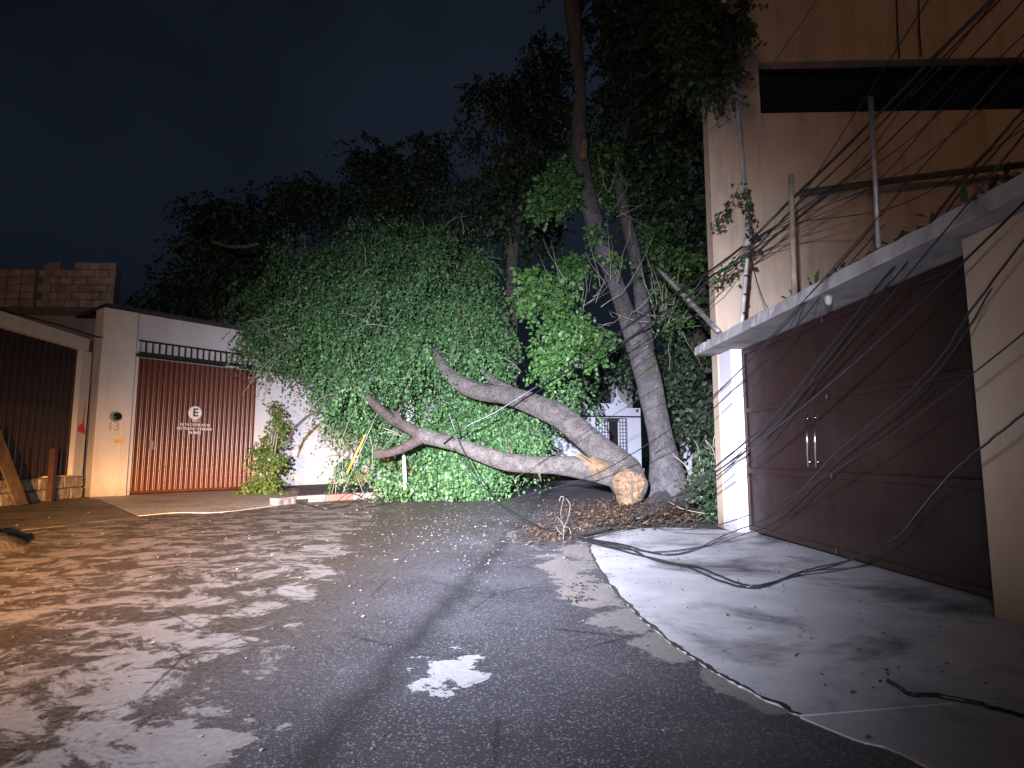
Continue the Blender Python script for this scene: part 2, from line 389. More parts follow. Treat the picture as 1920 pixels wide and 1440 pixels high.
SOIL = plain('soil', (0.018, 0.013, 0.010), (0.06, 0.045, 0.033), 3, 0.95, 0, 0.9, 18, dist=0.04)
KERBW = plain('worn_white_kerb_paint', (0.10, 0.088, 0.078), (0.36, 0.33, 0.30), 5, 0.8, 0, 0.4, 20)
KERBR = plain('worn_red_kerb_paint', (0.20, 0.10, 0.08), (0.36, 0.13, 0.10), 5, 0.8, 0, 0.4, 20)
KERBG = plain('bare_kerb', (0.16, 0.13, 0.11), (0.36, 0.30, 0.26), 5, 0.85, 0, 0.5, 20)

# ------------------------------------------------------------------ foliage
def unit(a): return a / np.maximum(np.linalg.norm(a, axis=-1, keepdims=True), 1e-9)
def leaf_arrays(blobs, size, droop=0.6, per=9, tw=(0.35, 0.8), shell=0.45, wid=0.30, face=None):
    """blobs: (centre, radii, number of twigs) -> verts of folded diamond leaves set along drooping twigs"""
    V = []
    for c, r, n in blobs:
        c = np.array(c); r = np.array(r)
        d = unit(RNG.normal(size=(n, 3))); rad = RNG.random((n, 1)) ** shell
        lump = 1 + 0.22 * np.sin(d[:, :1] * 7 + c[0] * 5) * np.sin(d[:, 2:3] * 6 + c[2] * 3) + 0.15 * np.sin(d[:, 1:2] * 11 + c[1])
        s = c + d * rad * r * lump
        out = unit(d * np.array([1, 1, 0.7]) + RNG.normal(size=(n, 3)) * 0.55 + np.array([0, 0, -droop * 0.4]))
        L = RNG.uniform(tw[0], tw[1], (n, 1))
        for k in range(per):
            t = (k + RNG.random((n, 1))) / per
            p = s + out * L * t + np.array([0, 0, -1.0]) * droop * L * t * t
            tan = unit(out + np.array([0, 0, -2.0]) * droop * t)
            side = unit(np.cross(tan, RNG.normal(size=(n, 3))))
            ld = unit(tan * 0.55 + side * 0.8 + np.array([0, 0, -0.35]) * droop + RNG.normal(size=(n, 3)) * 0.25)
            nrm = unit(np.cross(ld, RNG.normal(size=(n, 3))) * 0.8 + np.array([0, -0.75, 0.6]))
            sd = unit(np.cross(ld, nrm)); nn = unit(np.cross(sd, ld))
            ln = size * RNG.uniform(0.65, 1.35, (n, 1)); ww = ln * wid * RNG.uniform(0.8, 1.2, (n, 1))
            fold = nn * ww * 0.35
            V.append(np.stack([p, p + ld * ln * 0.42 + sd * ww + fold, p + ld * ln - nn * ln * 0.12, p + ld * ln * 0.42 - sd * ww + fold], 1))
    return np.concatenate(V, 0)
def clumps(regions, k=20, cr=(.22, .42)):
    out = []
    for c, r, n in regions:
        m = max(1, int(n / k))
        for _ in range(m):
            d = Vector((random.gauss(0, 1), random.gauss(0, 1), random.gauss(0, 1))).normalized() * random.random() ** .45
            q = random.uniform(*cr)
            out.append((Vector(c) + Vector((d.x * r[0], d.y * r[1], d.z * r[2])) * .92, (min(q, r[0]), min(q, r[1]), min(q * random.uniform(.8, 1.7), r[2])), k))
    return out
def quads(name, V, material, parent=None):
    n = len(V); me = bpy.data.meshes.new(name)
    me.vertices.add(n * 4); me.vertices.foreach_set('co', V.reshape(-1).astype(np.float32))
    me.loops.add(n * 4); me.loops.foreach_set('vertex_index', np.arange(n * 4, dtype=np.int32))
    me.polygons.add(n); me.polygons.foreach_set('loop_start', np.arange(0, n * 4, 4, dtype=np.int32))
    me.update(calc_edges=True)
    return put(name, me, material, parent)
def B(px, py, Y, rx, ry, n, depth=None):
    """a foliage clump centred at the point seen at (px, py) at distance Y, rx/ry its half size"""
    k = Y / FOC; return (P(px, py, Y), (rx * k, (depth if depth else (rx + ry) * 0.5 * k), ry * k), n)
def twigs(name, starts, material, parent, n, length=(0.6, 1.4), rad=0.010, droop=0.5, up=0.0):
    mb = MB()
    for _ in range(n):
        c, r, q = random.choice(starts)
        d = Vector((random.gauss(0, 1), random.gauss(0, 1), random.gauss(0, 1))).normalized()
        p = Vector(c) + Vector((d.x * r[0], d.y * r[1], d.z * r[2])) * random.uniform(.5, .95)
        dr = (d + Vector((random.gauss(0, .5), random.gauss(0, .5), random.gauss(0, .5) + up))).normalized()
        L = random.uniform(*length); pts = []
        for i in range(5):
            t = i / 4; pts.append(p + dr * L * t + Vector((0, 0, -droop * L * t * t)) + Vector((random.gauss(0, .02), random.gauss(0, .02), random.gauss(0, .02))))
        mb.tube(pts, [rad * (1 - .15 * i) for i in range(5)], 4, 1)
    o_ = mb.build(name, material, parent, True); o_['kind'] = 'stuff'
    return o_

# ------------------------------------------------------------------ ground
def sheet(name, pts, z, material, kind='structure', parent=None):
    mb = MB(); mb.add([(p[0], p[1], z) for p in pts], [tuple(range(len(pts)))])
    o = mb.build(name, material, parent)
    if kind: o['kind'] = kind
    return o
sheet('road', [(-200, -60), (200, -60), (200, 340), (-200, 340)], 0.0, ROAD)

# driveway on the right: two concrete panels with a joint
ed = [G(x, y) for x, y in ((1112, 1006), (1106, 1030), (1128, 1075), (1165, 1122), (1225, 1180), (1300, 1235), (1385, 1288), (1500, 1345))]
ed2 = [G(1500, 1345), G(1600, 1386), G(1740, 1440), Vector((1.75, 1.2, 0)), Vector((2.0, -3, 0))]
back = [Vector((3.6, 9.75, 0)), G(1250, 990), G(1180, 993)]
jr = Vector((3.7, 3.3, 0))
dv = empty('driveway', (2.6, 6, 0)); WPOS[dv.name] = Vector((2.6, 6, 0)); dv['kind'] = 'structure'
def curve_pts(l, sub=5):
    a, _ = catmull([Vector(p) for p in l], [0] * len(l), sub); return a
e1 = [p + Vector((random.uniform(-.008, .008), random.uniform(-.008, .008), 0)) for p in curve_pts(ed, 14)]
jt = [ed[-1] + (jr - ed[-1]) * t for t in (0, 1)]
MB().prism([p for p in e1] + [jr, Vector((3.9, 4.0, 0)), Vector((3.62, 9.75, 0))] + back[1:], -0.1, 0.010).build('panel', CONC, dv)
e2 = curve_pts(ed2); off = Vector((-0.004, -0.014, 0))
MB().prism([p + off for p in e2] + [Vector((4.2, -3, 0)), jr + off], -0.1, 0.0085).build('panel', CONC, dv)
_in = []; _out = []
for i, p in enumerate(e1):
    t = (e1[min(i + 1, len(e1) - 1)] - e1[max(i - 1, 0)]).normalized(); nq = Vector((-t.y, t.x, 0))
    wq = .010 + .008 * math.sin(i * .7) + random.uniform(0, .012)
    _in.append(p + nq * wq); _out.append(p - nq * (.006 + random.uniform(0, .016)))
_nq = len(e1)
MB().add([(p.x, p.y, .0135) for p in _in + _out], [(i, i + 1, _nq + i + 1, _nq + i) for i in range(_nq - 1)]).build('edge_crack', SOIL, dv)
# soil bed under the trees on the right, far yard ground, left pavement
bed = [G(x, y) for x, y in ((1395, 997), (1250, 988), (1180, 991), (1110, 1004), (1060, 1000), (1090, 968), (1160, 952), (1190, 938))] + [Vector((3.0, 24, 0)), Vector((9, 26, 0)), Vector((6.4, 16, 0)), Vector((3.62, 9.9, 0))]
sheet('soil_bed', bed, 0.010, SOIL)
F1 = Frame((-11.3, 18.3), (0.61, 0.79))       # the white wall with the red gate; s runs to the right, d towards the street
F2 = Frame((-12.0, 17.35), (0.097, -1.0))     # wall of the dark gate, along the street towards the camera
F2.n = -F2.n if F2.n.x < 0 else F2.n
pe = [G(x, y) for x, y in ((-160, 1010), (0, 998), (140, 984), (260, 968), (330, 962), (415, 961), (520, 948))]
pv = empty('left_pavement', (-9, 17, 0)); WPOS[pv.name] = Vector((-9, 17, 0)); pv['kind'] = 'structure'
rear = [F1(1.9, 0.2, 0), F1(-1.5, 0.2, 0), F2(0.5, -.2, 0), F2(9, -.2, 0)]
MB().prism(curve_pts(pe[3:], 4) + [F1(4.2, 2.3, 0), F1(4.2, -.2, 0), F1(-0.9, -.2, 0), F1(-1.2, 1.5, 0)], -0.1, 0.012).build('paving_slab', PAVE, pv)
MB().prism(curve_pts(pe[:4], 4) + [F1(-1.2, 1.52, 0), F2(0.0, -.2, 0), F2(9, -.2, 0)], -0.1, 0.007).build('ramp', RAMPM, pv)
kp = [G(x, y) for x, y in ((520, 948), (560, 943), (640, 938), (720, 933), (800, 929), (900, 925))]
MB().prism([p + Vector((0.25, 0.5, 0)) for p in kp] + [F1(14, -.2, 0), F1(4.2, -.2, 0), F1(4.21, 2.3, 0)], -0.1, 0.09).build('verge', SOIL, pv)

# kerb stones
km = [KERBW, KERBW, KERBR, KERBG, KERBG, KERBW, KERBG]
kw = {id(KERBW): 'worn white', id(KERBR): 'worn red', id(KERBG): 'bare grey'}
kc = []
tot = [kp[0] + (kp[3] - kp[0]) * 0]
line, _ = catmull(kp, [0] * len(kp), 12)
cum = [0]
for a, b in zip(line, line[1:]): cum.append(cum[-1] + (b - a).length)
def at_len(L):
    for i in range(len(cum) - 1):
        if cum[i + 1] >= L: return line[i] + (line[i + 1] - line[i]) * ((L - cum[i]) / (cum[i + 1] - cum[i]))
    return line[-1]
kl = min(cum[-1], 7 * 0.82) / 7
kerb = empty('kerb', line[0]); WPOS[kerb.name] = Vector(line[0]); kerb['kind'] = 'structure'
for i in range(7):
    a, b = at_len(i * kl), at_len((i + 1) * kl - 0.02); d = (b - a).normalized(); n = Vector((-d.y, d.x, 0)) * 0.22
    h = 0.17 + random.uniform(-.012, .012)
    MB().prism([a, b, b + n, a + n], -0.05, h).build('kerb_stone', km[i], kerb, False, 0.02)

# ------------------------------------------------------------------ left: white house wall with red gate
wh = thing('white_wall_house', F1(2, 0, 0), 'white plastered house wall with dark roof edge behind the fallen tree', 'building')
GW, GH = 3.85, 4.12
mb = MB()
mb.box(F1, -0.12, 0.0, -0.35, 0.0, 0, 5.45)
mb.box(F1, 0.0, GW, -0.35, 0.0, 4.66, 5.45)
mb.box(F1, GW, 17.0, -0.35, 0.0, 0, 5.45)
mb.build('wall', WHITE, wh)
MB().box(F1, 0.0, GW, -0.34, -0.24, 4.1, 4.66).build('transom_panel', WHITE, wh)
MB().box(F1, -1.0, 17.0, -5.0, 0.22, 5.452, 5.56).build('roof', plain('dark_roof_sheet', (0.02, 0.017, 0.016), (0.05, 0.042, 0.038), 5, 0.8), wh)
pl = thing('gate_column', F1(-.55, .1, 0), 'cream plastered column between the dark gate and the red gate', 'column')
MB().box(F1, -1.02, -0.121, -0.5, 0.16, 0, 5.44).build('shaft', CREAM, pl, False, 0.02)
MB().box(F1, -0.36, -0.125, 0.161, 0.19, 0, 5.40).build('rib', CREAM, pl, False, 0.01)
MB().box(F1, -0.14, 0.02, -0.2, 0.05, 0.0, 4.6).build('jamb', CREAM, pl)
# red gate of ribbed sheet
rg = thing('red_gate', F1(GW / 2, 0, 0.05), 'rust red ribbed sheet metal gate with white no parking sign', 'gate')
ns = 24; sw = GW / ns
prof = [(0.0, -.085), (0.22, -.095), (0.42, -.085), (0.46, -.066), (0.53, -.052), (0.62, -.047), (0.71, -.052), (0.78, -.066), (0.82, -.085), (1.0, -.085)]
base_me = None
for i in range(ns):
    if base_me is None:
        m_ = MB(); vv = []
        for z in (0.12, GH): vv += [F1(sw * a, d, z) for a, d in prof]
        n = len(prof); m_.add(vv, [(k, k + 1, n + k + 1, n + k) for k in range(n - 1)])
        o = m_.build('slat', REDM, rg, True); base_me = o.data
    else:
        o = put('slat', base_me, None, rg); o.location = F1.d * (sw * i)
MB().box(F1, 0.01, GW - .01, -.14, -.101, 0.10, GH).build('backing_sheet', DARKM, rg)
MB().box(F1, 0.01, GW - .01, -.12, -.04, 0.045, 0.118).build('bottom_rail', REDM, rg)
MB().box(F1, 0.0, 0.06, -.12, -.03, 0.12, GH).build('side_rail', REDM, rg)
MB().box(F1, GW - .06, GW, -.12, -.03, 0.12, GH).build('side_rail', REDM, rg)
MB().box(F1, -.25, GW + 1.0, 0.045, 0.12, 4.13, 4.22).build('sliding_track', IRON, rg)
MB().box(F1, 0.5, 0.62, -.05, -.02, 1.35, 1.62).build('lock_box', STEEL, rg)
MB().box(F1, GW - 1.2, GW - .75, .121, .135, 4.12, 4.16).build('track_end', PAINTW, rg)
gr = thing('transom_grille', F1(GW / 2, 0, 4.23), 'black iron barred grille above the red ribbed gate', 'grille')
for z in (4.245, 4.60): MB().box(F1, -.02, GW + .05, 0.01, 0.05, z, z + .045).build('rail', IRON, gr)
for i in range(21):
    a = .0 + (GW + .0) * i / 20
    MB().box(F1, a - .013, a + .017, 0.015, 0.045, 4.2905, 4.5995).build('bar', IRON, gr)

def text_mesh(txt, size, F, a, d, z, material, name, parent, spacing=1.0, thick=0.004, align='CENTER'):
    cu = bpy.data.curves.new('t', 'FONT'); cu.body = txt; cu.size = size; cu.align_x = align; cu.align_y = 'CENTER'; cu.space_character = spacing; cu.extrude = thick; cu.offset = size * 0.02
    ob = bpy.data.objects.new('t', cu); C.objects.link(ob)
    dg = bpy.context.evaluated_depsgraph_get(); me = bpy.data.meshes.new_from_object(ob.evaluated_get(dg))
    bpy.data.objects.remove(ob); me.materials.clear()
    for v in me.vertices: v.co = F(a + v.co.x, d + v.co.z, z + v.co.y)
    me.name = name
    return put(name, me, material, parent)
def disc(F, a, d, z, r, name, material, parent, n=40, thick=.004):
    vv = [F(a + r * math.cos(t * 2 * math.pi / n), d, z + r * math.sin(t * 2 * math.pi / n)) for t in range(n)]
    return MB().add(vv, [tuple(range(n))]).build(name, material, parent)
# letters are painted at (366, 770): find s on the gate plane
def s_at(F, px, z=1.5, d=0.0):
    lo, hi = -20, 40
    def f(s):
        q = F(s, d, z); dep = q.y * ct + (z - CAM_H) * st
        return 960 + FOC * q.x / dep - px
    sg = 1 if f(5) > f(0) else -1
    for _ in range(60):
        mid = (lo + hi) / 2
        if f(mid) * sg < 0: lo = mid
        else: hi = mid
    return (lo + hi) / 2
def z_at(F, s, py, d=0.0):
    q = F(s, d, 0); r = ray(960, py); # intersect by depth
    v = (720 - py) / FOC
    # py -> z with depth Y: z-h = Y*(st+v*ct)/(ct-v*st)
    return CAM_H + q.y * (st + v * ct) / (ct - v * st)
sE = s_at(F1, 367, 2.5); D0 = -.046
zE = z_at(F1, sE, 774)
disc(F1, sE, D0, zE, 0.215, 'sign_disc', PAINTW, rg)
text_mesh('E', 0.36, F1, sE + .01, D0 + .006, zE, PAINTD, 'sign_letter', rg, 1.0)
for t_, py, sz in (('NO', 789, 0.12), ('ES TA CI ON AR SE', 796.5, 0.105), ('ENTRADA Y SALIDA', 804, 0.115), ('24 HRS', 811.5, 0.12)):
    text_mesh(t_, sz, F1, sE + .02, D0, z_at(F1, sE, py), PAINTW, 'sign_lettering', rg, 1.08)

# meter, number, tag on the column
mt = thing('electric_meter', F1(-.42, .17, 2.9), 'round grey electric meter on the cream column', 'meter')
sm = s_at(F1, 219, 2.9, .17); zm = z_at(F1, sm, 781, .17)
mb = MB(); mb.tube([F1(sm, .165, zm), F1(sm, .23, zm)], [.15, .15], 20); mb.build('housing', STEEL, mt)
mb = MB(); mb.tube([F1(sm + .02, .23, zm), F1(sm + .02, .30, zm), F1(sm + .02, .32, zm)], [.11, .10, .06], 20); mb.build('glass_cover', GLASS, mt)
o = text_mesh('13', 0.34, F1, sm - .02, .166, z_at(F1, sm, 800, .17), plain('faded_number_paint', (0.38, 0.33, 0.29), (0.46, 0.41, 0.36), 9, .8), 'house_number', None, 1.0, .002); tag(o, 'faded number 13 painted on the cream column', 'number')
o = MB().box(F1, sm + .02, sm + .24, .191, .20, z_at(F1, sm, 827, .17) - .06, z_at(F1, sm, 827, .17) + .05).build('yellow_tag', YELLOW); tag(o, 'small yellow plate on the cream column below the meter', 'plate')

# ------------------------------------------------------------------ left: dark gate wall
dw = thing('dark_gate_surround', F2(3, 0, 0), 'cream lintel and stone base around the dark brown gate', 'wall')
MB().box(F2, 0.32, 9, -.25, 0.06, 4.08, 4.42).build('lintel', CREAM, dw, False, .01)
MB().box(F2, 0.05, 0.50, -.25, 0.0, 0.6, 4.08).build('jamb', CREAM, dw)
MB().box(F2, 0.05, 1.5, -.25, 0.03, 0.60, 0.64).build('sill', CREAM, dw, False, .01)
MB().box(F2, 0.0, 9, -.3, -0.03, 0.0, 0.598).build('plinth_core', MORTAR, dw)
s0 = 0.02
for row in range(2):
    a = 0.02 - 0.2 * row
    while a < 7.5:
        L = random.uniform(.38, .75); z0, z1 = row * .3 + .01, row * .3 + .285
        a2 = min(a + L, 7.6); a1 = max(a, .02)
        m_ = MB().box(F2, a1 + .012, a2 - .012, -.03, random.uniform(.02, .06), z0, z1)
        m_.v = [(x + random.uniform(-.018, .018), y + random.uniform(-.018, .018), z + random.uniform(-.015, .015)) for x, y, z in m_.v]
        m_.build('stone', STONE, dw, False, .03); a += L
dg_ = thing('dark_gate', F2(3, -.1, .62), 'dark brown ribbed sheet gate under the cream lintel at the left edge', 'gate')
base_me = None; n2 = 26; sw2 = 0.25
for i in range(n2):
    if base_me is None:
        m_ = MB(); vv = []
        for z in (0.62, 4.075): vv += [F2(.5 + sw2 * a, d - .05, z) for a, d in prof]
        n = len(prof); m_.add(vv, [(k, k + 1, n + k + 1, n + k) for k in range(n - 1)])
        o = m_.build('slat', DARKM, dg_, True); base_me = o.data
    else:
        o = put('slat', base_me, None, dg_); o.location = F2.d * (sw2 * i)
MB().box(F2, .5, .5 + sw2 * n2, -.2, -.152, .62, 4.07).build('backing_sheet', DARKM, dg_)
# pink spray mark on the jamb
q = [(0.06, 1.75), (0.16, 2.05), (0.20, 2.95), (0.24, 2.05), (0.44, 1.98), (0.44, 1.82)]
o = MB().add([F2(a, .004, z) for a, z in q], [tuple(range(6))]).build('spray_mark', PINK); tag(o, 'pink spray painted mark on the pale jamb beside the dark gate', 'graffiti')
o = MB().box(F2, 1.52, 1.66, .07, .2, 0.0, 1.35).build('wooden_stake', plain('reddish_timber', (.05, .02, .015), (.09, .035, .026), 5, .7), None, False, .01); tag(o, 'reddish timber stake standing against the stone base', 'stake')
m_ = MB(); qq = [(3.0, .0), (3.4, .0), (4.1, 1.75), (3.65, 1.8)]
lean = lambda a, z, t: F2(a, .5 - z * .2 + t, .05 + z)
m_.add([lean(a, z, 0) for a, z in qq] + [lean(a, z, .03) for a, z in qq], [(3, 2, 1, 0), (4, 5, 6, 7), (0, 1, 5, 4), (1, 2, 6, 5), (2, 3, 7, 6), (3, 0, 4, 7)])
o = m_.build('plywood_board', plain('tan_plywood', (.09, .055, .035), (.19, .125, .08), 3, .7)); tag(o, 'tan board leaning on the dark gate at the left edge', 'board')

# block wall above
bw = thing('block_wall', (-14.2, 19.2, 4.2), 'unplastered concrete block wall rising above the lintel of the dark gate', 'wall')
FB = Frame((-12.62, 19.0), (-1, -0.02)); FB.n = Vector((0.02, -1, 0)).normalized()
MB().box(FB, 0.02, 6, -.3, -.02, 3.2, 7.1).build('core', MORTAR, bw)
MB().box(FB, -.02, 6, -.02, .05, 3.2, 5.55).build('render_coat', GREYR, bw)
MB().box(FB, -.05, 6, -.02, .12, 5.552, 5.80).build('bond_beam', MORTAR, bw)
cols = []
for row in range(6):
    a = 0.0 if row % 2 else -0.22; z0 = 5.82 + row * .245
    while a < 5.4:
        a1, a2 = max(a, 0), a + .44
        if abs(a1 - 2.25) < .24: a = 2.5; continue
        if not (row == 5 and (a > 2.2 or random.random() < .25)):
            m_ = MB().box(FB, a1 + .012, a2 - .012, -.02, random.uniform(.0, .03), z0 + .01, z0 + .235)
            m_.build('block', BLOCK, bw, False, .015)
        a = a2 + .0
MB().box(FB, 2.04, 2.26, -.02, .02, 5.82, 7.2).build('tie_column', GREYR, bw)
o = MB(); o.tube([P(210, 575, 18.3), P(205, 590, 18.1), P(202, 615, 17.9), P(196, 628, 17.6), P(185, 632, 17.2), P(120, 612, 16), P(0, 580, 13.9), P(-80, 555, 12.9)], .022, 6, 4)
o = o.build('supply_cable', CABLE, None, True); tag(o, 'black cable drooping along the top of the cream lintel', 'cable')

# ------------------------------------------------------------------ far house between the trunks
FH = Frame((2.2, 30.0), (1, 0.18))
fh = thing('far_house', FH(3, 0, 0), 'pale house with pointed parapet and iron grille door beyond the cut trunk', 'house')
zz = lambda py: CAM_H + 30.2 * (855 - py) / FOC * 1.01
xs = lambda px: s_at(FH, px, 2.0)
dl, dr = xs(1117), xs(1177)
mb = MB()
mb.box(FH, xs(600), dl, -.3, 0, 0.55, zz(748)); mb.box(FH, dl, dr, -.3, 0, zz(784), zz(757)); mb.box(FH, dr, xs(1202), -.3, 0, 0.55, zz(765))
mb.build('wall', HOUSE, fh)
MB().box(FH, xs(600), xs(1205), -.3, .12, 0, .548).build('plinth', GREYR, fh)
pts = [(1148, 758), (1153, 752), (1157, 738), (1158, 720), (1160, 738), (1166, 750), (1176, 758)]
vv = [FH(xs(a), -.02, zz(b)) for a, b in pts] + [FH(xs(a), -.28, zz(b)) for a, b in pts]; n = len(pts)
MB().add(vv, [tuple(range(n))[::-1], tuple(range(n, 2 * n))] + [(i, (i + 1) % n, n + (i + 1) % n, n + i) for i in range(n)]).build('finial', HOUSE, fh)
MB().box(FH, xs(1080), xs(1202), 0.002, .06, zz(783), zz(780)).build('cornice', IRON, fh)
MB().box(FH, dl, dr, -.4, -.31, .55, zz(784)).build('doorway', VOID, fh)
gd = MB()
for i in range(5): a = dl + .06 + i * .15; gd.box(FH, a, a + .03, -.15, -.12, .56, zz(785))
for i in range(3): a = dr - .06 - i * .15; gd.box(FH, a, a + .03, -.15, -.12, .56, zz(785))
for i in range(14):
    z = .6 + i * .17
    if z < zz(785): gd.box(FH, dl, dl + .70, -.118, -.1, z, z + .03); gd.box(FH, dr - .40, dr, -.118, -.1, z, z + .03)
gd.box(FH, dl + .7, dr - .4, -.15, -.12, zz(791), zz(785))
gd.build('door_grille', IRON, fh)
MB().box(FH, dl - .01, dl + .76, -.24, -.2, .552, zz(785)).build('pale_reveal', HOUSE, fh)
MB().box(FH, dr - .42, dr, -.24, -.2, .552, zz(785)).build('pale_reveal', HOUSE, fh)
mb = MB(); mb.tube([FH(xs(1093) + .13 * math.cos(t * .6), .03, zz(800) + .2 * math.sin(t * .6)) for t in range(9)], .03, 6); mb.build('wall_hook', IRON, fh, True)
MB().box(FH, xs(1110), xs(1152), -.9, -.45, zz(757), zz(722)).build('balcony_screen', IRON, fh)
MB().box(FH, xs(1085), xs(1200), -4.5, -.9, 2, zz(700)).build('upper_storey', GREYR, fh)
pw = thing('far_yard_wall', (7.2, 25, 0), 'dim bluish wall end glimpsed right of the standing trunk', 'wall')
MB().box(W, P(1280, 840, 25).x, P(1298, 840, 25).x, -25.4, -25, 0, P(1280, 785, 25).z).build('pier', HOUSE, pw)
MB().box(W, P(1299, 840, 25).x, P(1335, 840, 25).x, -25.6, -25.3, 0, P(1280, 850, 25).z).build('low_wall', GREYR, pw)
o = MB().box(W, P(1310, 840, 20).x, P(1318, 840, 20).x, -20.1, -20, 0, P(1310, 814, 20).z).build('white_post', HOUSE, None, False, .02); tag(o, 'short pale post in the dark beyond the standing tree', 'post')

# ------------------------------------------------------------------ right: building with strip window
FR = Frame((3.36, 9.92), (1, -0.030))
rb = thing('ochre_building', FR(3, -.1, 0), 'tall ochre rendered building with a long dark strip window', 'building')
wa, wb, wz0, wz1 = 0.90, 9.0, 6.98, 7.92
mb = MB()
mb.box(FR, 0.0, wa, -.3, 0, 0, 12); mb.box(FR, wa, wb, -.3, 0, 0, wz0); mb.box(FR, wa, wb, -.3, 0, wz1, 12); mb.box(FR, wb, 14, -.3, 0, 0, 12)
mb.build('wall', OCHRE, rb)
a, b_, c_, d_ = FR(0.1, -.3, 0), FR(14, -.3, 0), FR(14, -9, 0), FR(4.6, -9, 0)
MB().prism([a, b_, c_, d_], 0, 11.9).build('core', GREYR, rb)
sw_ = MB()
for i in range(6):
    g = (wb - wa) / 6
    MB().box(FR, wa + g * i + .02, wa + g * (i + 1) - .02, -.27, -.25, wz0 + .05, wz1 - .05).build('pane', GLASS, rb)
    MB().box(FR, wa + g * i - .02, wa + g * i + .02, -.28, -.22, wz0 + .05, wz1 - .05).build('mullion', IRON, rb)
MB().box(FR, wa, wb, -.29, -.2, wz0 + .001, wz0 + .05).build('window_frame', IRON, rb)
MB().box(FR, wa, wb, -.29, -.2, wz1 - .05, wz1 - .001).build('window_frame', IRON, rb)
# pipes on the facade
def pipe(name, pts, r, material, label, cat, n=8, sub=1):
    o = MB(); o.tube(pts, r, n, sub); o = o.build(name, material, None, True); tag(o, label, cat); return o
pipe('drain_pipe', [P(1372, -40, 9.78), P(1378, 150, 9.78), P(1392, 300, 9.78), P(1402, 430, 9.74)], .035, PIPEM, 'thin pale drain pipe running down the ochre wall by its corner', 'pipe')
pipe('hanging_cable', [P(1680, -30, 9.68), P(1683, 60, 9.68), P(1687, 108, 9.68)], .012, CABLE, 'first of two dark cables hanging above the strip window', 'cable')
pipe('hanging_cable', [P(1722, -30, 9.66), P(1724, 60, 9.66), P(1728, 106, 9.66)], .012, CABLE, 'second dark cable above the strip window, further from the building corner', 'cable')
pipe('wall_bar', [P(1500, 362, 9.62), P(1640, 343, 9.56), P(1780, 325, 9.5), P(1960, 304, 9.4)], .055, plain('dull_bar', (.05, .045, .04), (.10, .09, .08), 5, .7), 'long dark bar fixed across the ochre wall behind the steel tube', 'bar', 10)
# gate wall along the driveway
FG = Frame((3.56, 9.4), (0.036, -1.0))
FG.n = Vector((-1, -0.036, 0)).normalized()
gp = thing('gate_pillar', FG(-.25, .1, 0), 'pale painted pillar at the far end of the maroon gate', 'pillar')
MB().box(FG, -.50, 0.0, -.25, 0.17, 0, 2.80).build('shaft', LILAC, gp, False, .012)
MB().box(FG, -.52, .02, -.27, 0.19, 0, .06).build('foot', LILAC, gp, False, .01)
sb = thing('canopy_slab', FG(3, .2, 2.8), 'weathered concrete canopy slab above the maroon double gate', 'canopy')
_sl = MB(); _N = 90; _vv = []
for i in range(_N + 1):
    a = -.62 + 9.1 * i / _N; j1, j2, j3 = (random.gauss(0, .005) for _ in range(3)); chip = .02 if random.random() < .09 else 0
    _vv += [FG(a, -.3, 2.802), FG(a, .515 + j1, 2.802), FG(a, .52 + j1, 2.812), FG(a, .52 + j2 - chip, 2.935 + j3 - chip), FG(a, .505 + j2 - chip, 2.945 + j3), FG(a, -.3, 2.945)]
_sl.add(_vv, [(i * 6 + k, i * 6 + (k + 1) % 6, i * 6 + 6 + (k + 1) % 6, i * 6 + 6 + k) for i in range(_N) for k in range(6)] + [tuple(range(6))[::-1], tuple(range(_N * 6, _N * 6 + 6))])
_sl.build('slab', SLABM, sb)
MB().box(FG, -.60, 8.5, -.3, 0.30, 2.946, 3.0).build('screed', SLABM, sb, False, .02)
pr = thing('beige_pier', FG(5.6, .1, 0), 'beige painted pier and wall at the near end of the maroon gate', 'wall')
MB().box(FG, 4.86, 5.42, -.3, 0.30, 0, 2.80).build('pier', BEIGE, pr, False, .012)
MB().box(FG, 5.421, 10.5, -.3, 0.22, 0, 2.80).build('wall', BEIGE, pr, False, .012)
MB().box(FG, 5.30, 10.5, .301, 0.34, 0, .10).build('skirting', GREYR, pr, False, .01)
mg = thing('maroon_gate', FG(2.4, 0, 0.03), 'maroon sheet steel double gate with rails and chrome handles', 'gate')
def leaf(a0, a1):
    lf = MB().box(FG, a0, a1, -.06, -.03, 0.045, 2.795).build('leaf', BROWNM, mg)
    for z0, z1 in ((0.05, .12), (0.89, .97), (1.80, 1.87), (2.70, 2.785)):
        MB().box(FG, a0 + .06, a1 - .06, -.03, .004, z0, z1).build('rail', BROWNM, lf, False, .012)
    for q in ((a0,) if a0 < 1 else (a1 - .06,)): MB().box(FG, q, q + .06, -.03, .006, .045, 2.79).build('stile', BROWNM, lf, False, .012)
    return lf
l1 = leaf(0.005, 2.38); l2 = leaf(2.392, 4.855)
for a in (1.98, 2.16):
    h = MB(); h.tube([FG(a, .012, 1.08), FG(a, .075, 1.08)], .010, 8); h.tube([FG(a, .012, 1.60), FG(a, .075, 1.60)], .010, 8); h.tube([FG(a, .075, 1.02), FG(a, .075, 1.66)], .014, 10)
    h.build('handle', CHROME, l1, True)
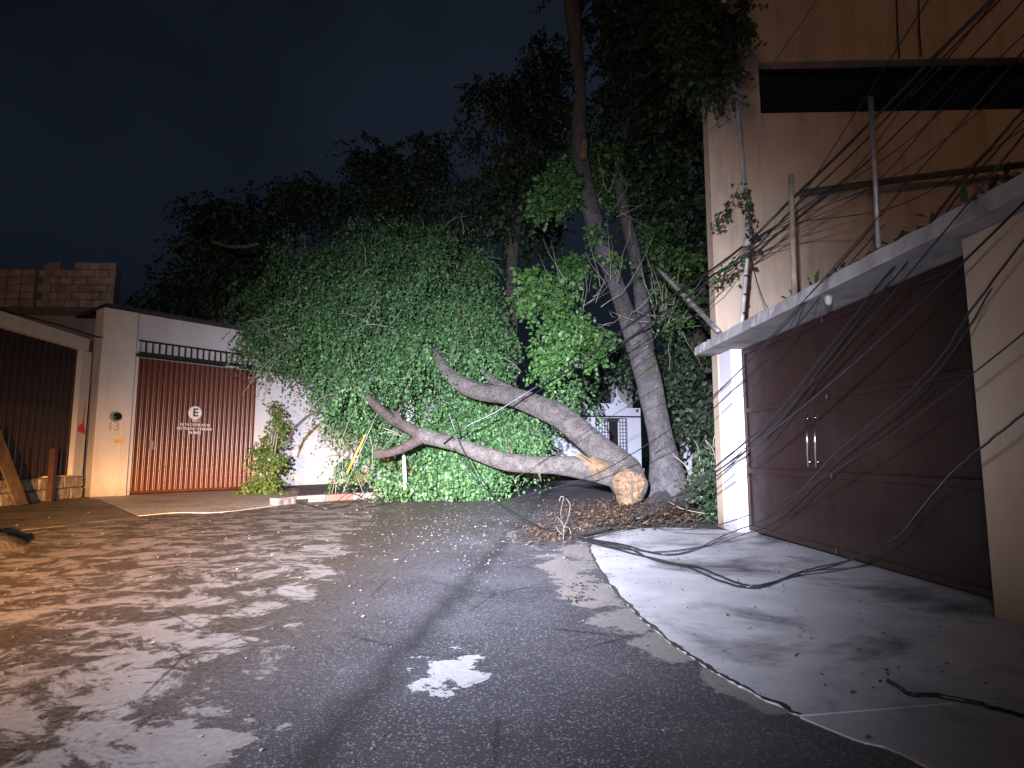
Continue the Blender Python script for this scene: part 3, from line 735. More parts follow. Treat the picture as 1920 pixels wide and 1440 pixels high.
# small lamp dome on the slab
lm = thing('canopy_lamp', P(1530, 572, 6.0), 'small unlit white dome lamp under the canopy slab', 'lamp')
lp = FG(3.15, .38, 2.80)
mb = MB(); mb.tube([lp, lp + Vector((0, 0, -.03)), lp + Vector((0, 0, -.075)), lp + Vector((0, 0, -.095))], [.04, .04, .03, .010], 16); mb.build('dome', PIPEM, lm, True)
mb = MB(); mb.tube([lp + Vector((0, 0, .0)), lp + Vector((0, 0, -.015))], [.046, .046], 16); mb.build('collar', STEEL, lm)
# posts and rods on the slab
pipe('slab_post', [P(1490, 556, 6.75), P(1486, 440, 6.75), P(1483, 328, 6.75)], [.034, .033, .032], POSTM, 'mossy wooden post standing on the canopy slab', 'post', 8)
pipe('steel_tube', [P(1648, 464, 5.15), P(1641, 330, 5.15), P(1632, 182, 5.15)], .021, STEEL, 'grey steel tube standing on the canopy slab below the strip window', 'pole', 10)
cr = thing('cable_riser', P(1392, 612, 8.3), 'banded grey conduit rising from the slab into the cable knot', 'conduit')
cpts = [P(1390, 612, 8.3), P(1396, 540, 8.3), P(1402, 470, 8.3), P(1405, 440, 8.3)]
mb = MB(); mb.tube(cpts, .030, 10, 3); mb.build('tube', PIPEM, cr, True)
for py in (590, 555, 520, 480):
    c = P(1392 + (612 - py) * .075, py, 8.3); mb = MB(); mb.tube([c, c + Vector((0, 0, .03))], .036, 10); mb.build('band', IRON, cr)
mb = MB(); mb.tube([P(1402, 462, 8.25), P(1404, 446, 8.25)], [.07, .06], 12); mb.build('splice_box', PIPEM, cr, True)
lpn = thing('leaning_pole', P(1345, 620, 9.5), 'grey steel street pole leaning from the slab end into the standing tree', 'pole')
mb = MB(); mb.tube([P(1348, 622, 9.6), P(1300, 572, 10.6), P(1228, 498, 12.0)], [.045, .042, .036], 10, 3); mb.build('shaft', STEEL, lpn, True)
mb = MB(); mb.tube([P(1282, 560, 10.75), P(1302, 548, 10.7)], .03, 8); mb.build('bracket', STEEL, lpn, True)

# ------------------------------------------------------------------ standing tree
stt = thing('standing_tree', P(1252, 940, 15.9), 'tall standing tree with pale mossy forked trunk beside the cut end', 'tree')
def fl(t, th): return 1 + max(0, .16 - t) * 3.2 * (1 + .35 * math.sin(4 * th + 1))
tp = [(1256, 950, .62), (1253, 925, .52), (1247, 880, .43), (1240, 830, .34), (1231, 780, .31), (1218, 720, .31), (1204, 670, .32), (1192, 630, .33)]
mb = MB(); mb.tube([P(a, b, 15.9) for a, b, r in tp], [r for *_, r in tp], 22, 6, .10, True, fl)
mb.build('trunk', BARK2, stt, True)
lf_ = [(1194, 642, .29, 15.9), (1170, 580, .22, 15.8), (1150, 520, .20, 15.8), (1130, 465, .22, 15.7), (1112, 410, .25, 15.7), (1098, 350, .22, 15.7), (1088, 290, .20, 15.7), (1087, 230, .19, 15.7), (1089, 170, .14, 15.7), (1083, 110, .17, 15.7), (1077, 50, .22, 15.7), (1073, 0, .25, 15.7), (1070, -60, .25, 15.7), (1066, -160, .2, 15.7)]
mb = MB(); mb.tube([P(a, b, Y) for a, b, r, Y in lf_], [r for _, _, r, _ in lf_], 16, 5, .09)
lb = mb.build('limb', BARK2, stt, True)
rt_ = [(1208, 655, .26, 16), (1206, 590, .19, 16.1), (1198, 530, .17, 16.2), (1188, 470, .18, 16.3), (1176, 420, .18, 16.3), (1166, 375, .15, 16.4), (1160, 320, .12, 16.5), (1180, 200, .10, 16.8), (1210, 60, .08, 17)]
mb = MB(); mb.tube([P(a, b, Y) for a, b, r, Y in rt_], [r for _, _, r, _ in rt_], 14, 5, .09)
mb.build('limb', BARK2, stt, True)
mb = MB(); mb.tube([P(1096, 262, 15.44), P(1093, 290, 15.43), P(1092, 300, 15.44)], [.10, .13, .08], 8, 4, .2); mb.build('torn_patch', WOOD, lb, True)
cl = [B(1045, 340, 15.2, 40, 40, 190), B(1022, 380, 15.2, 28, 18, 70), B(1145, 345, 16.6, 50, 34, 120), B(1110, 300, 16.4, 60, 22, 70),
      B(1035, 550, 14.8, 52, 36, 230), B(995, 528, 14.9, 24, 24, 70), B(985, 570, 15, 12, 20, 34), B(1080, 500, 15.6, 36, 26, 70), B(1085, 612, 15.1, 50, 30, 150),
      B(1045, 655, 14.8, 36, 30, 140), B(1028, 695, 14.9, 20, 22, 56), B(1120, 640, 16.2, 36, 22, 70), B(1128, 445, 15.3, 12, 12, 14), B(1160, 490, 15.4, 12, 12, 18),
      B(1235, 560, 16.6, 36, 26, 40), B(1265, 600, 16.2, 30, 30, 50), B(1285, 560, 16, 24, 46, 40), B(1270, 490, 16, 34, 50, 50), B(1240, 420, 16.8, 50, 44, 70)]
quads('crown', leaf_arrays(clumps(cl, 14, (.12, .30)), .115, .45, 11, (.2, .5), .5, .36), LEAF2, stt)
twigs('twigs', [B(1080, 590, 15.2, 60, 60, 1), B(1130, 380, 15.3, 50, 40, 1), B(1245, 590, 15.2, 50, 60, 1), B(1250, 600, 15.2, 45, 60, 1), B(1160, 560, 15.2, 40, 60, 1)], TWIG, stt, 75, (.6, 1.5), .008, -.15, .6)
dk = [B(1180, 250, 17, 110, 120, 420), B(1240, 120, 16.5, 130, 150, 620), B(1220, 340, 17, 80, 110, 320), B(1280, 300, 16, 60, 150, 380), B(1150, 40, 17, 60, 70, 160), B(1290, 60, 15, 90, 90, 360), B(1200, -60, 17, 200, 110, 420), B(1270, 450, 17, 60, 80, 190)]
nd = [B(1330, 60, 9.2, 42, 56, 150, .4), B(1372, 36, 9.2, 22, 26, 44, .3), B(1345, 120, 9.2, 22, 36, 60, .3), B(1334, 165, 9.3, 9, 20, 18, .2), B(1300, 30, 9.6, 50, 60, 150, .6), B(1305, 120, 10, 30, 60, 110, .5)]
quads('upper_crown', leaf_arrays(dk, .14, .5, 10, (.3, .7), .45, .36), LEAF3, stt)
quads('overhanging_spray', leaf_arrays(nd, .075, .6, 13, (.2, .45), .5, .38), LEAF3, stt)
ROOTS = [(1250, 945, 1212, 965), (1275, 945, 1305, 958), (1240, 945, 1190, 955)]
for a, b, c, d in ROOTS:
    mb = MB(); mb.tube([P(a, b - 12, 15.7), (P(a, b, 15.5) + G(c, d)) / 2 + Vector((0, 0, .02)), G(c, d) + Vector((0, 0, -.03))], [.20, .14, .05], 8, 4, .15); mb.build('root', BARK2, stt, True)
# moss patches on the trunk
for px, py, Y, r in ((1196, 640, 15.44, .22), (1190, 668, 15.46, .16), (1199, 700, 15.52, .2), (1206, 735, 15.54, .15), (1180, 610, 15.45, .12)):
    pass

# ------------------------------------------------------------------ fallen tree
ft = thing('fallen_tree', G(1190, 955), 'fallen tree with cut yellow trunk end and green crown across the road', 'tree')
def path(l): return [P(a, b, Y) for a, b, Y, r in l], [r for *_, r in l]
main = [(1183, 914, 13.86, .385), (1178, 905, 14.1, .41), (1168, 886, 14.4, .40), (1132, 850, 14.7, .34), (1090, 812, 15.0, .31), (1048, 780, 15.3, .29), (1000, 757, 15.6, .26), (950, 742, 15.8, .245), (905, 735, 16.0, .235), (868, 722, 16.2, .21), (838, 698, 16.35, .17), (815, 665, 16.5, .14), (802, 648, 17.8, .10), (790, 620, 20, .07)]
p_, r_ = path(main); mb = MB(); mb.tube(p_, r_, 26, 8, .11); tr_ = mb.build('trunk', BARK1, ft, True)
sec = [(1150, 890, 14.3, .28), (1100, 878, 14.1, .25), (1050, 872, 14.1, .22), (1000, 872, 14.2, .205), (950, 866, 14.35, .20), (900, 850, 14.5, .19), (855, 834, 14.65, .165), (815, 822, 14.8, .165), (785, 815, 14.9, .17)]
p_, r_ = path(sec); mb = MB(); mb.tube(p_, r_, 22, 8, .11); lm2 = mb.build('limb', BARK1, ft, True)
up_ = [(792, 818, 14.88, .16), (762, 800, 15.0, .13), (732, 784, 15.1, .13), (705, 760, 15.2, .11), (682, 740, 15.3, .09), (660, 722, 15.4, .05)]
p_, r_ = path(up_); mb = MB(); mb.tube(p_, r_, 14, 5, .16); mb.build('limb', BARK4, ft, True)
stb = [(790, 822, 14.85, .13), (768, 834, 14.8, .12), (742, 846, 14.75, .10), (718, 850, 14.7, .11), (699, 851, 14.65, .08)]
p_, r_ = path(stb); mb = MB(); mb.tube(p_, r_, 12, 5, .2); mb.build('broken_stub', BARK4, ft, True)
mb = MB(); mb.tube([P(735, 782, 14.93), P(748, 793, 14.9), P(742, 772, 14.95)], [.05, .12, .03], 8, 3, .3); mb.build('splinter', BARK4, ft, True)
br = [(960, 735, 16.6, .15), (925, 715, 16.8, .13), (905, 690, 17, .11), (885, 660, 17.8, .09), (865, 620, 19.4, .06)]
p_, r_ = path(br); mb = MB(); mb.tube(p_, r_, 10, 5, .1); mb.build('limb', BARK1, ft, True)
for px, py, Y, rr in ((1062, 795, 15.02, .07), (985, 748, 15.36, .06), (925, 742, 15.68, .055), (880, 733, 15.95, .05)):
    q = P(px, py, Y); mb = MB(); mb.tube([q + Vector((0, .05, 0)), q + Vector((.01, -.03, .01)), q + Vector((.015, -.05, .012))], [rr * 1.4, rr, rr * .5], 10, 3, .25); mb.build('knot', BARK4, tr_, True)
for px, py, Y, dx, dz in ((960, 852, 14.2, -.10, .30), (905, 840, 14.4, .12, -.26), (1010, 884, 14.05, .05, -.22), (850, 826, 14.55, -.2, .22), (745, 776, 15.0, .12, .2)):
    q = P(px, py, Y); mb = MB(); mb.tube([q, q + Vector((dx * .5, -.05, dz * .5)), q + Vector((dx, -.06, dz))], [.035, .024, .010], 6, 3, .2); mb.build('broken_twig', BARK4, lm2, True)
# cut face: chopped, uneven wood
cc = P(1182, 914, 13.78); ax = (P(1192, 912, 14.15) - P(1165, 880, 14.5)).normalized()
fwd = Vector((.22, -1, -.10)).normalized(); a1 = Vector((0, 0, 1)).cross(fwd).normalized(); a2 = fwd.cross(a1)
vv = [cc + fwd * .08]; rings_ = 6; nn = 28
for i in range(1, rings_ + 1):
    for k in range(nn):
        th = 2 * math.pi * k / nn; rr = i / rings_
        R = .43 * (1 + .07 * math.sin(3 * th + .6) + .05 * math.sin(5 * th))
        h = .07 - .06 * rr ** 2.2 + .035 * math.sin(th * 3 + i * 1.3) * rr + random.uniform(-.022, .022)
        if i == rings_: h -= .16
        vv.append(cc + a1 * math.cos(th) * R * rr * .80 + a2 * math.sin(th) * R * rr * 1.02 + fwd * h)
ff = [(0, 1 + k, 1 + (k + 1) % nn) for k in range(nn)]
for i in range(rings_ - 1):
    for k in range(nn):
        b0 = 1 + i * nn; ff.append((b0 + k, b0 + nn + k, b0 + nn + (k + 1) % nn, b0 + (k + 1) % nn))
mb = MB().add(vv, ff); mb.build('cut_face', WOOD, tr_)
mb = MB(); mb.tube([cc + a2 * z + fwd * (.085 - .05 * (abs(z) / .5) ** 2.2) + a1 * (.01 + .02 * math.sin(z * 14)) for z in (.22, .1, 0, -.1, -.2, -.32, -.42)], [.012, .018, .02, .016, .02, .016, .012], 6, 3, .5); mb.build('saw_crack', BARK3, tr_, True)
for k in range(16):
    th = random.uniform(0, 6.28); rr = random.uniform(.75, 1.0); b0 = cc + a1 * math.cos(th) * .32 * rr + a2 * math.sin(th) * .40 * rr
    e0 = b0 + fwd * random.uniform(.05, .15) + a2 * random.uniform(-.05, .10) + a1 * random.uniform(-.06, .06)
    mb = MB(); mb.tube([b0 - fwd * .1, b0.lerp(e0, .6), e0], [.035, .022, .004], 5); mb.build('splinter', WOOD, tr_)
# torn wood where the second limb leaves the trunk
tc_ = P(1112, 874, 13.86); vv = [tc_ + Vector((0, -.06, 0))]; nn = 22
for i in (1, 2, 3, 4):
    for k in range(nn):
        th = 2 * math.pi * k / nn; rr = i / 4 * (1 + .22 * math.sin(3 * th + 1) + .12 * math.sin(7 * th))
        vv.append(tc_ + Vector((math.cos(th) * .34 * rr - .12 * math.sin(th) * rr, -.06 + .20 * (i / 4) ** 2 + random.uniform(-.02, .02), math.sin(th) * .25 * rr)))
ff = [(0, 1 + (k + 1) % nn, 1 + k) for k in range(nn)]
for i in range(3):
    for k in range(nn): b0 = 1 + i * nn; ff.append((b0 + k, b0 + (k + 1) % nn, b0 + nn + (k + 1) % nn, b0 + nn + k))
MB().add(vv, ff).build('torn_wood', WOOD, lm2)
# crown of the fallen tree
fc = [B(575, 610, 18.4, 80, 56, 560), B(665, 570, 18.6, 105, 75, 800), B(775, 570, 18.4, 115, 85, 980), B(870, 590, 18.2, 66, 85, 640, .9), B(650, 655, 18.0, 80, 50, 620), B(750, 645, 17.8, 85, 52, 640, .8),
      B(850, 640, 18.0, 60, 44, 340, .7), B(915, 670, 17.9, 34, 36, 150, .6), B(510, 628, 18.2, 30, 26, 130), B(560, 652, 18, 32, 14, 110),
      B(634, 705, 17.6, 26, 36, 190), B(668, 740, 17.6, 38, 36, 230), B(634, 765, 17.6, 14, 24, 60), B(712, 705, 17.6, 42, 38, 240), B(695, 805, 17.6, 34, 24, 100), B(640, 852, 17.6, 20, 30, 40, .4), B(702, 860, 17.3, 14, 30, 36, .3),
      B(850, 765, 18.0, 66, 46, 520, .7), B(925, 780, 17.8, 70, 46, 560, .7), B(990, 800, 17.6, 36, 34, 220, .6), B(865, 845, 17.0, 66, 42, 520, .7), B(800, 822, 17.2, 26, 36, 150, .6), B(895, 875, 16.4, 30, 24, 170, .5), B(835, 890, 16.6, 60, 18, 240, .6), B(765, 905, 16.4, 30, 10, 110, .4), B(735, 850, 17.2, 18, 18, 30, .3),
      B(520, 575, 19, 26, 18, 60), B(590, 520, 19.2, 30, 20, 80), B(660, 480, 19.4, 34, 22, 90), B(735, 465, 19.4, 30, 26, 90), B(820, 470, 19, 34, 24, 90), B(890, 500, 18.8, 24, 30, 70), B(935, 560, 18.4, 22, 34, 60), B(470, 615, 18.6, 16, 14, 36), B(945, 640, 18, 20, 24, 50),
      B(797, 648, 16.3, 20, 16, 70, .25), B(884, 662, 16.5, 14, 14, 34, .25), B(662, 722, 15.3, 12, 10, 30, .2), B(1060, 715, 16.6, 16, 28, 60), B(1036, 735, 16.9, 22, 18, 60)]
quads('crown', leaf_arrays(clumps(fc, 34, (.16, .46)), .088, 1.1, 16, (.3, .85), .5, .37), LEAF1, ft)
uc = [B(720, 470, 21, 130, 66, 520), B(575, 515, 21, 90, 66, 340), B(810, 470, 20.5, 76, 70, 340), B(870, 500, 20, 48, 76, 240), B(490, 565, 21, 60, 44, 160)]
quads('upper_crown', leaf_arrays(clumps(uc, 14, (.2, .42)), .095, .9, 13, (.35, .9), .5, .34), LEAF1, ft)
twigs('twigs', fc[:16] + uc[:4], TWIG, ft, 150, (.5, 1.5), .012, .45)
for l in ([(470, 600, 17.6, .05), (520, 640, 17.8, .07), (580, 660, 18, .06)], [(395, 452, 20, .03), (430, 462, 19.8, .055), (462, 462, 19.6, .06), (486, 456, 19.5, .04)], [(535, 845, 17, .025), (548, 810, 17, .035), (575, 782, 17.1, .04), (602, 765, 17.2, .045), (640, 730, 17.4, .05)]):
    p_, r_ = path(l); mb = MB(); mb.tube(p_, r_, 8, 4, .12); mb.build('branch', BARK1, ft, True)

# ------------------------------------------------------------------ shrubs
sh = thing('wall_shrub', P(500, 925, 19), 'yellow green leafy shrub at the foot of the white wall by the red gate', 'shrub')
bl = [B(494, 895, 19, 26, 22, 110), B(500, 850, 19.2, 22, 34, 110), B(515, 795, 19.4, 16, 22, 50), B(490, 918, 18.6, 40, 8, 70), B(520, 768, 19.5, 18, 8, 26), B(520, 868, 19, 14, 18, 36)]
quads('foliage', leaf_arrays(clumps(bl, 9, (.10, .26)), .10, .6, 9, (.2, .45), .55, .36), LEAF4, sh)
mb = MB()
for k in range(4): mb.tube([P(495 + k * 4, 930, 19), P(497 + k * 5, 870, 19.1), P(508 + k * 5, 800, 19.3)], [.025, .02, .012], 6, 3)
mb.build('stems', TWIG, sh, True)
py_ = thing('pillar_plant', P(1335, 985, 10.8), 'weedy pale leaved plants in the dark beside the gate pillar', 'plant')
bl = [B(1340, 930, 11, 16, 50, 46), B(1322, 900, 11.5, 14, 30, 26), B(1345, 970, 10.6, 10, 16, 24), B(1338, 860, 11.2, 10, 24, 18)]
quads('foliage', leaf_arrays(bl, .07, .3, 9, (.2, .5), .5, .4), LEAF3, py_)
twigs('stems', bl, TWIG, py_, 14, (.4, .9), .008, 0, .8)
cv = thing('creeper_vine', P(1402, 470, 8.25), 'dark creeper climbing the cable riser and across the ochre wall', 'vine')
mb = MB(); stem1 = [P(1400, 480, 8.2), P(1408, 430, 8.22), P(1400, 380, 8.3), P(1396, 352, 8.4)]; stem2 = [P(1336, 418, 9.3), P(1352, 400, 9.2), P(1372, 380, 9.0), P(1384, 352, 8.8)]
stem3 = [P(1390, 480, 8.3), P(1370, 500, 8.5), P(1345, 515, 8.8)]
for s_ in (stem1, stem2, stem3): mb.tube(s_, .007, 5, 4)
mb.build('stem', BARK3, cv, True)
bl = []
for s_ in (stem1, stem2, stem3):
    for q in curve_pts(s_, 3): bl.append((q, (.05, .04, .05), 2))
quads('foliage', leaf_arrays(bl, .065, .6, 4, (.06, .12), .6, .42), LEAF3, cv)

# ------------------------------------------------------------------ background trees
def bgtree(label, px, base_y, Y, top, blobs, name='background_tree', size=.2):
    g = P(px, base_y, Y); g.z = 0
    t = thing(name, g, label, 'tree', 'dark trees behind the fallen one')
    tpz = P(px, top, Y)
    mb = MB(); mb.tube([g, g.lerp(tpz, .4) + Vector((random.uniform(-.3, .3), 0, 0)), tpz], [.32, .24, .1], 10, 5, .1); mb.build('trunk', BARK3, t, True)
    for b in blobs[:3]:
        mb = MB(); mb.tube([g.lerp(tpz, .5), (g.lerp(tpz, .7) + Vector(b[0])) / 2, Vector(b[0])], [.14, .1, .04], 7, 4, .1); mb.build('limb', BARK3, t, True)
    quads('crown', leaf_arrays(blobs, size, .6, 9, (.5, 1.1), .5, .34), LEAF3, t)
    return t
bgtree('dark rounded tree behind the roof of the white wall house', 420, 800, 27, 420, [B(420, 480, 27, 90, 90, 420), B(350, 560, 27, 70, 50, 220), B(480, 420, 28, 90, 60, 260), B(400, 400, 27, 50, 36, 110), B(300, 580, 26, 40, 24, 80), B(500, 540, 27, 80, 70, 260)])
bgtree('dark tree rising highest behind the fallen crown', 750, 800, 28, 300, [B(745, 340, 28, 80, 70, 330), B(810, 290, 28, 34, 46, 110), B(690, 300, 28, 40, 36, 100), B(620, 380, 28, 80, 46, 220), B(780, 420, 28, 90, 90, 330), B(560, 370, 28, 60, 40, 120)])
bgtree('dark feathery tree left of the tall standing trunk', 960, 800, 24, 180, [B(1010, 210, 24, 60, 80, 300), B(950, 190, 24, 40, 46, 110), B(905, 180, 24, 22, 24, 44), B(1030, 120, 24, 40, 50, 120), B(990, 330, 24, 80, 80, 300), B(920, 400, 24, 70, 90, 260), B(885, 250, 24, 14, 44, 24), B(1010, 420, 25, 46, 60, 150)])
bgtree('dark leafy tree between the standing trunk and the ochre building', 1310, 900, 19, 420, [B(1290, 540, 19.5, 46, 90, 260), B(1262, 690, 20, 40, 60, 120), B(1310, 680, 19, 30, 90, 200), B(1150, 670, 22, 60, 30, 120), B(1320, 780, 18, 20, 70, 90), B(1280, 430, 19, 60, 90, 260)], 'background_tree', .16)
hb = [B(1112, 730, 27.5, 16, 22, 36)]
o = quads('hanging_foliage', leaf_arrays(hb, .16, .8, 9, (.4, .8), .5, .34), LEAF3); tag(o, 'dark foliage hanging in front of the far pale house', 'foliage')

# ------------------------------------------------------------------ cables
def cable(pts, r, label, name='fallen_cable', sub=6):
    w_ = [(G(a, b) + Vector((0, 0, .045 + r)) if Y is None else P(a, b, Y)) for a, b, Y in pts]
    w_, rr_ = catmull(w_, [r * .85] * len(w_), sub); w_ = [q + Vector((random.gauss(0, .0022), random.gauss(0, .0022), random.gauss(0, .002))) for q in w_]
    mb = MB(); mb.tube(w_, rr_, 6, 1); o = mb.build(name, CABLE, None, True); tag(o, label, 'cable', 'cables torn down by the tree'); return o
T1 = [(1900, -40, 4.6), (1740, 118, 5.8), (1590, 272, 6.9), (1470, 388, 7.8), (1405, 452, 8.2), (1340, 502, 9.2), (1270, 548, 10.6), (1190, 602, 12), (1100, 668, 13.2), (1010, 722, 14), (930, 772, 14.1), (868, 803, 14.1), (832, 832, 14.3)]
cable(T1, .022, 'thickest black cable from the top edge through the conduit knot to the limb', 'overhead_cable')
cable([(a + 6 + i * 2.0, b + 8 + (i % 3) * 3, Y + .05) for i, (a, b, Y) in enumerate(T1[:9])], .012, 'thin cable running just under the thickest cable to the standing tree', 'overhead_cable')
cable([(1930, -10, 4.8), (1800, 130, 5.6), (1640, 290, 6.6), (1540, 375, 7.4), (1470, 430, 8), (1410, 470, 8.2), (1340, 515, 9), (1250, 590, 10.5), (1150, 650, 12.5), (1060, 700, 13.5), (1000, 740, 14)], .010, 'thin cable sagging below the thick one past the steel tube', 'overhead_cable')
cable([(1545, -20, 8.5), (1460, 105, 8.8), (1390, 190, 9.2), (1330, 245, 9.5)], .007, 'thin cable crossing the ochre wall left of the strip window', 'overhead_cable')
cable([(1890, -30, 5.0), (1760, 130, 5.6), (1700, 190, 6.2), (1600, 320, 7), (1490, 400, 7.9), (1412, 458, 8.2)], .008, 'fine cable ending at the conduit knot', 'overhead_cable')
cable([(1940, 180, 3.9), (1890, 240, 4.2), (1800, 345, 4.6), (1728, 440, 5.0), (1642, 541, 5.4), (1600, 595, 5.7), (1537, 673, 6.1), (1494, 731, 6.5), (1448, 782, 6.9), (1417, 813, 7.2), (1300, 907, 8.6), (1200, 970, 9.6), (1120, 1005, None), (1085, 1014, None)], .014, 'glossy cable slanting across the upper maroon gate to the ground')
cable([(1950, 195, 3.8), (1893, 255, 4.15), (1806, 355, 4.55), (1732, 455, 4.95), (1650, 552, 5.35), (1606, 606, 5.65), (1544, 682, 6.05), (1500, 742, 6.45), (1454, 796, 6.85), (1420, 828, 7.15), (1310, 918, 8.5), (1210, 978, 9.5), (1130, 1010, None), (1090, 1020, None)], .009, 'thinner twin directly under the glossy cable across the upper maroon gate')
cable([(1960, 395, 3.2), (1920, 448, 3.4), (1817, 588, 3.9), (1767, 665, 4.2), (1712, 728, 4.6), (1650, 782, 5.1), (1592, 829, 5.6), (1553, 864, 6.0), (1498, 926, 6.7), (1455, 961, 7.2), (1417, 981, 7.7), (1362, 1002, 8.3), (1300, 1040, None), (1240, 1048, None), (1170, 1030, None), (1105, 1018, None)], .009, 'cable crossing beside the chrome handles and lying on the driveway')
cable([(1980, 720, 2.9), (1920, 775, 3.1), (1840, 840, 3.5), (1782, 891, 3.85), (1716, 969, 4.5), (1685, 1005, 4.8), (1610, 1045, 5.3), (1510, 1080, None), (1460, 1100, None), (1410, 1110, None), (1360, 1095, None), (1305, 1072, None), (1230, 1060, None), (1170, 1034, None), (1088, 1018, None)], .009, 'cable curving lowest over the driveway from the beige pier')
cable([(1640, 1030, 5.1), (1560, 1062, 5.6), (1490, 1090, None), (1420, 1113, None), (1350, 1100, None), (1290, 1073, None), (1200, 1050, None), (1110, 1026, None)], .009, 'thin strand lying along the lowest cable on the driveway')
cable([(1700, 340, 5.2), (1623, 440, 5.6), (1518, 557, 6.4), (1452, 630, 7.0), (1389, 693, 7.7), (1300, 774, 9), (1200, 842, 10.5), (1110, 892, 12), (1000, 925, 13), (940, 940, 13.6)], .010, 'cable falling from the slab past the pillar to the dark road beyond')
cable([(1660, 420, 5.4), (1545, 548, 6.2), (1470, 640, 6.8), (1395, 712, 7.6), (1310, 790, 8.9), (1230, 850, 10.2)], .007, 'fine cable parallel to the one falling past the pillar')
cable([(840, 770, 14.2), (858, 822, 14.2), (880, 865, 14.0), (902, 905, 13.4), (934, 946, None), (972, 972, None), (1012, 995, None), (1060, 1010, None), (1100, 1017, None)], .016, 'cable dropping from the fallen limb to the road')
cable([(850, 840, 14.1), (885, 890, 13.6), (905, 925, None), (940, 955, None), (985, 985, None), (1040, 1006, None)], .010, 'thin strand beside the cable dropping from the fallen limb')
cable([(1665, 1296, None), (1690, 1312, None), (1712, 1326, None), (1760, 1328, None), (1830, 1342, None), (1900, 1362, None), (1960, 1380, None)], .011, 'short loose black cable end lying on the near driveway panel')
cable([(1403, 455, 8.2), (1412, 500, 8.1), (1425, 545, 8.0), (1441, 580, 7.9)], .007, 'short straight stay wire below the conduit knot', 'stay_wire')
cable([(1320, 690, 9.5), (1230, 730, 11), (1100, 810, 13), (1040, 850, 13.8), (950, 905, 13.4), (880, 935, None)], .007, 'fine wire stretched across the standing trunk and the torn wood')
for k, lab in enumerate(('uppermost of the thin wires fanning out above the thick cable', 'second of the thin wires fanning out above the thick cable', 'thin wire crossing the steel tube halfway up', 'thin wire crossing the steel tube near its foot', 'thin wire meeting the mossy post at mid height')):
    e_ = [(1760, -30), (1925, 60), (1930, 130), (1930, 235), (1800, 160)][k]
    cable([(e_[0], e_[1], 5.2), ((e_[0] + 1404) / 2 + 10 + k * 4, (e_[1] + 455) / 2 + 18 + 7 * k, 6.8), (1480, 400 + k * 7, 7.7), (1404, 454 + k * 3, 8.2), (1342, 505 + 14 * k, 9.3), (1262, 556 + k * 16, 11), (1180, 612 + k * 22, 13)], .007, lab, 'overhead_cable')
cable([(1860, 540, 3.7), (1770, 680, 4.2), (1660, 790, 5.0), (1560, 876, 5.9), (1470, 965, 6.9), (1400, 1000, 7.9), (1330, 1030, None), (1250, 1042, None), (1180, 1038, None), (1100, 1022, None)], .007, 'thin twin of the cable crossing beside the chrome handles')
for k in range(4):
    y0 = (60, 215, 350, 600)[k]; x1, y1 = (1140, 1215, 1120, 1200)[k], (905, 948, 992, 985)[k]
    q0 = P(1950, y0, 3.2 + .16 * (k % 3)); q1 = (G(x1, y1) + Vector((0, 0, .05))); sag = random.uniform(.25, .7); w_ = []
    for i in range(22):
        t = i / 21; q = q0.lerp(q1, t); q.z = max(q.z - sag * 4 * t * (1 - t), .035); w_.append(q)
    mb = MB(); mb.tube(w_, .0055 + .002 * (k % 3), 6, 2); o = mb.build('drooping_wire', CABLE, None, True)
    tag(o, ('highest', 'second highest', 'second lowest', 'lowest')[k] + ' of four thin wires drooping over the beige pier and maroon gate', 'cable', 'thin wires drooping across the maroon gate')
for lab, l in (('tangled black wire hanging lowest in front of the red kerb', [(540, 925, None), (560, 948, None), (620, 950, None), (655, 925, 15.6), (690, 940, None), (720, 950, None), (700, 925, 15.8)]), ('looped black wire lying along the kerb stones', [(535, 935, None), (600, 958, None), (660, 948, None), (690, 918, 15.8), (672, 930, 15.7), (680, 955, None), (740, 945, None)])):
    cable(l, .012, lab, 'tangled_wire')

# ------------------------------------------------------------------ small things
yg = thing('yellow_guy_guard', P(645, 892, 16.6), 'yellow sleeve on a slanting guy wire at the kerb', 'guy wire')
mb = MB(); mb.tube([P(642, 925, 16.4), P(724, 735, 17.4), P(800, 560, 18.4)], .008, 6); mb.build('wire', STEEL, yg, True)
mb = MB(); mb.tube([P(651, 886, 16.5), P(668, 850, 16.6), P(685, 816, 16.7)], .022, 10); mb.build('sleeve', YELLOW, yg, True)
o = MB(); o.tube([P(760, 918, 15.9), P(758, 870, 15.9), P(756, 845, 15.9)], [.042, .04, .035], 10, 1, .1); o = o.build('short_white_post', PAINTW, None, True); tag(o, 'short white post half hidden in the fallen foliage', 'post')
o = MB(); o.tube([P(770, 905, 21), P(769, 760, 21), P(768, 690, 21)], .14, 12); o = o.build('utility_pole', LILAC, None, True); tag(o, 'pale utility pole seen through the gap in the fallen crown', 'pole')
# bare sapling stump in the road
tw_ = MB()
gq = G(1056, 1016)
kk = 9.4 / FOC
def off_(dx, dy): return gq + Vector((dx * kk, 0, dy * kk))
for l in ([(0, 0), (1, 22), (-4, 45), (2, 72)], [(0, 20), (8, 38), (12, 60), (5, 71)], [(-2, 30), (-9, 40), (-12, 36)], [(1, 10), (-8, 18), (-12, 26)], [(2, 72), (-3, 74), (-6, 66)], [(3, 25), (10, 22), (13, 12)]):
    tw_.tube([off_(*q) for q in l], [.007, .006, .005, .004][:len(l)], 5, 3)
o = tw_.build('bare_twig', BARK3, None, True); tag(o, 'pale bare twig sticking up at the driveway corner', 'twig')
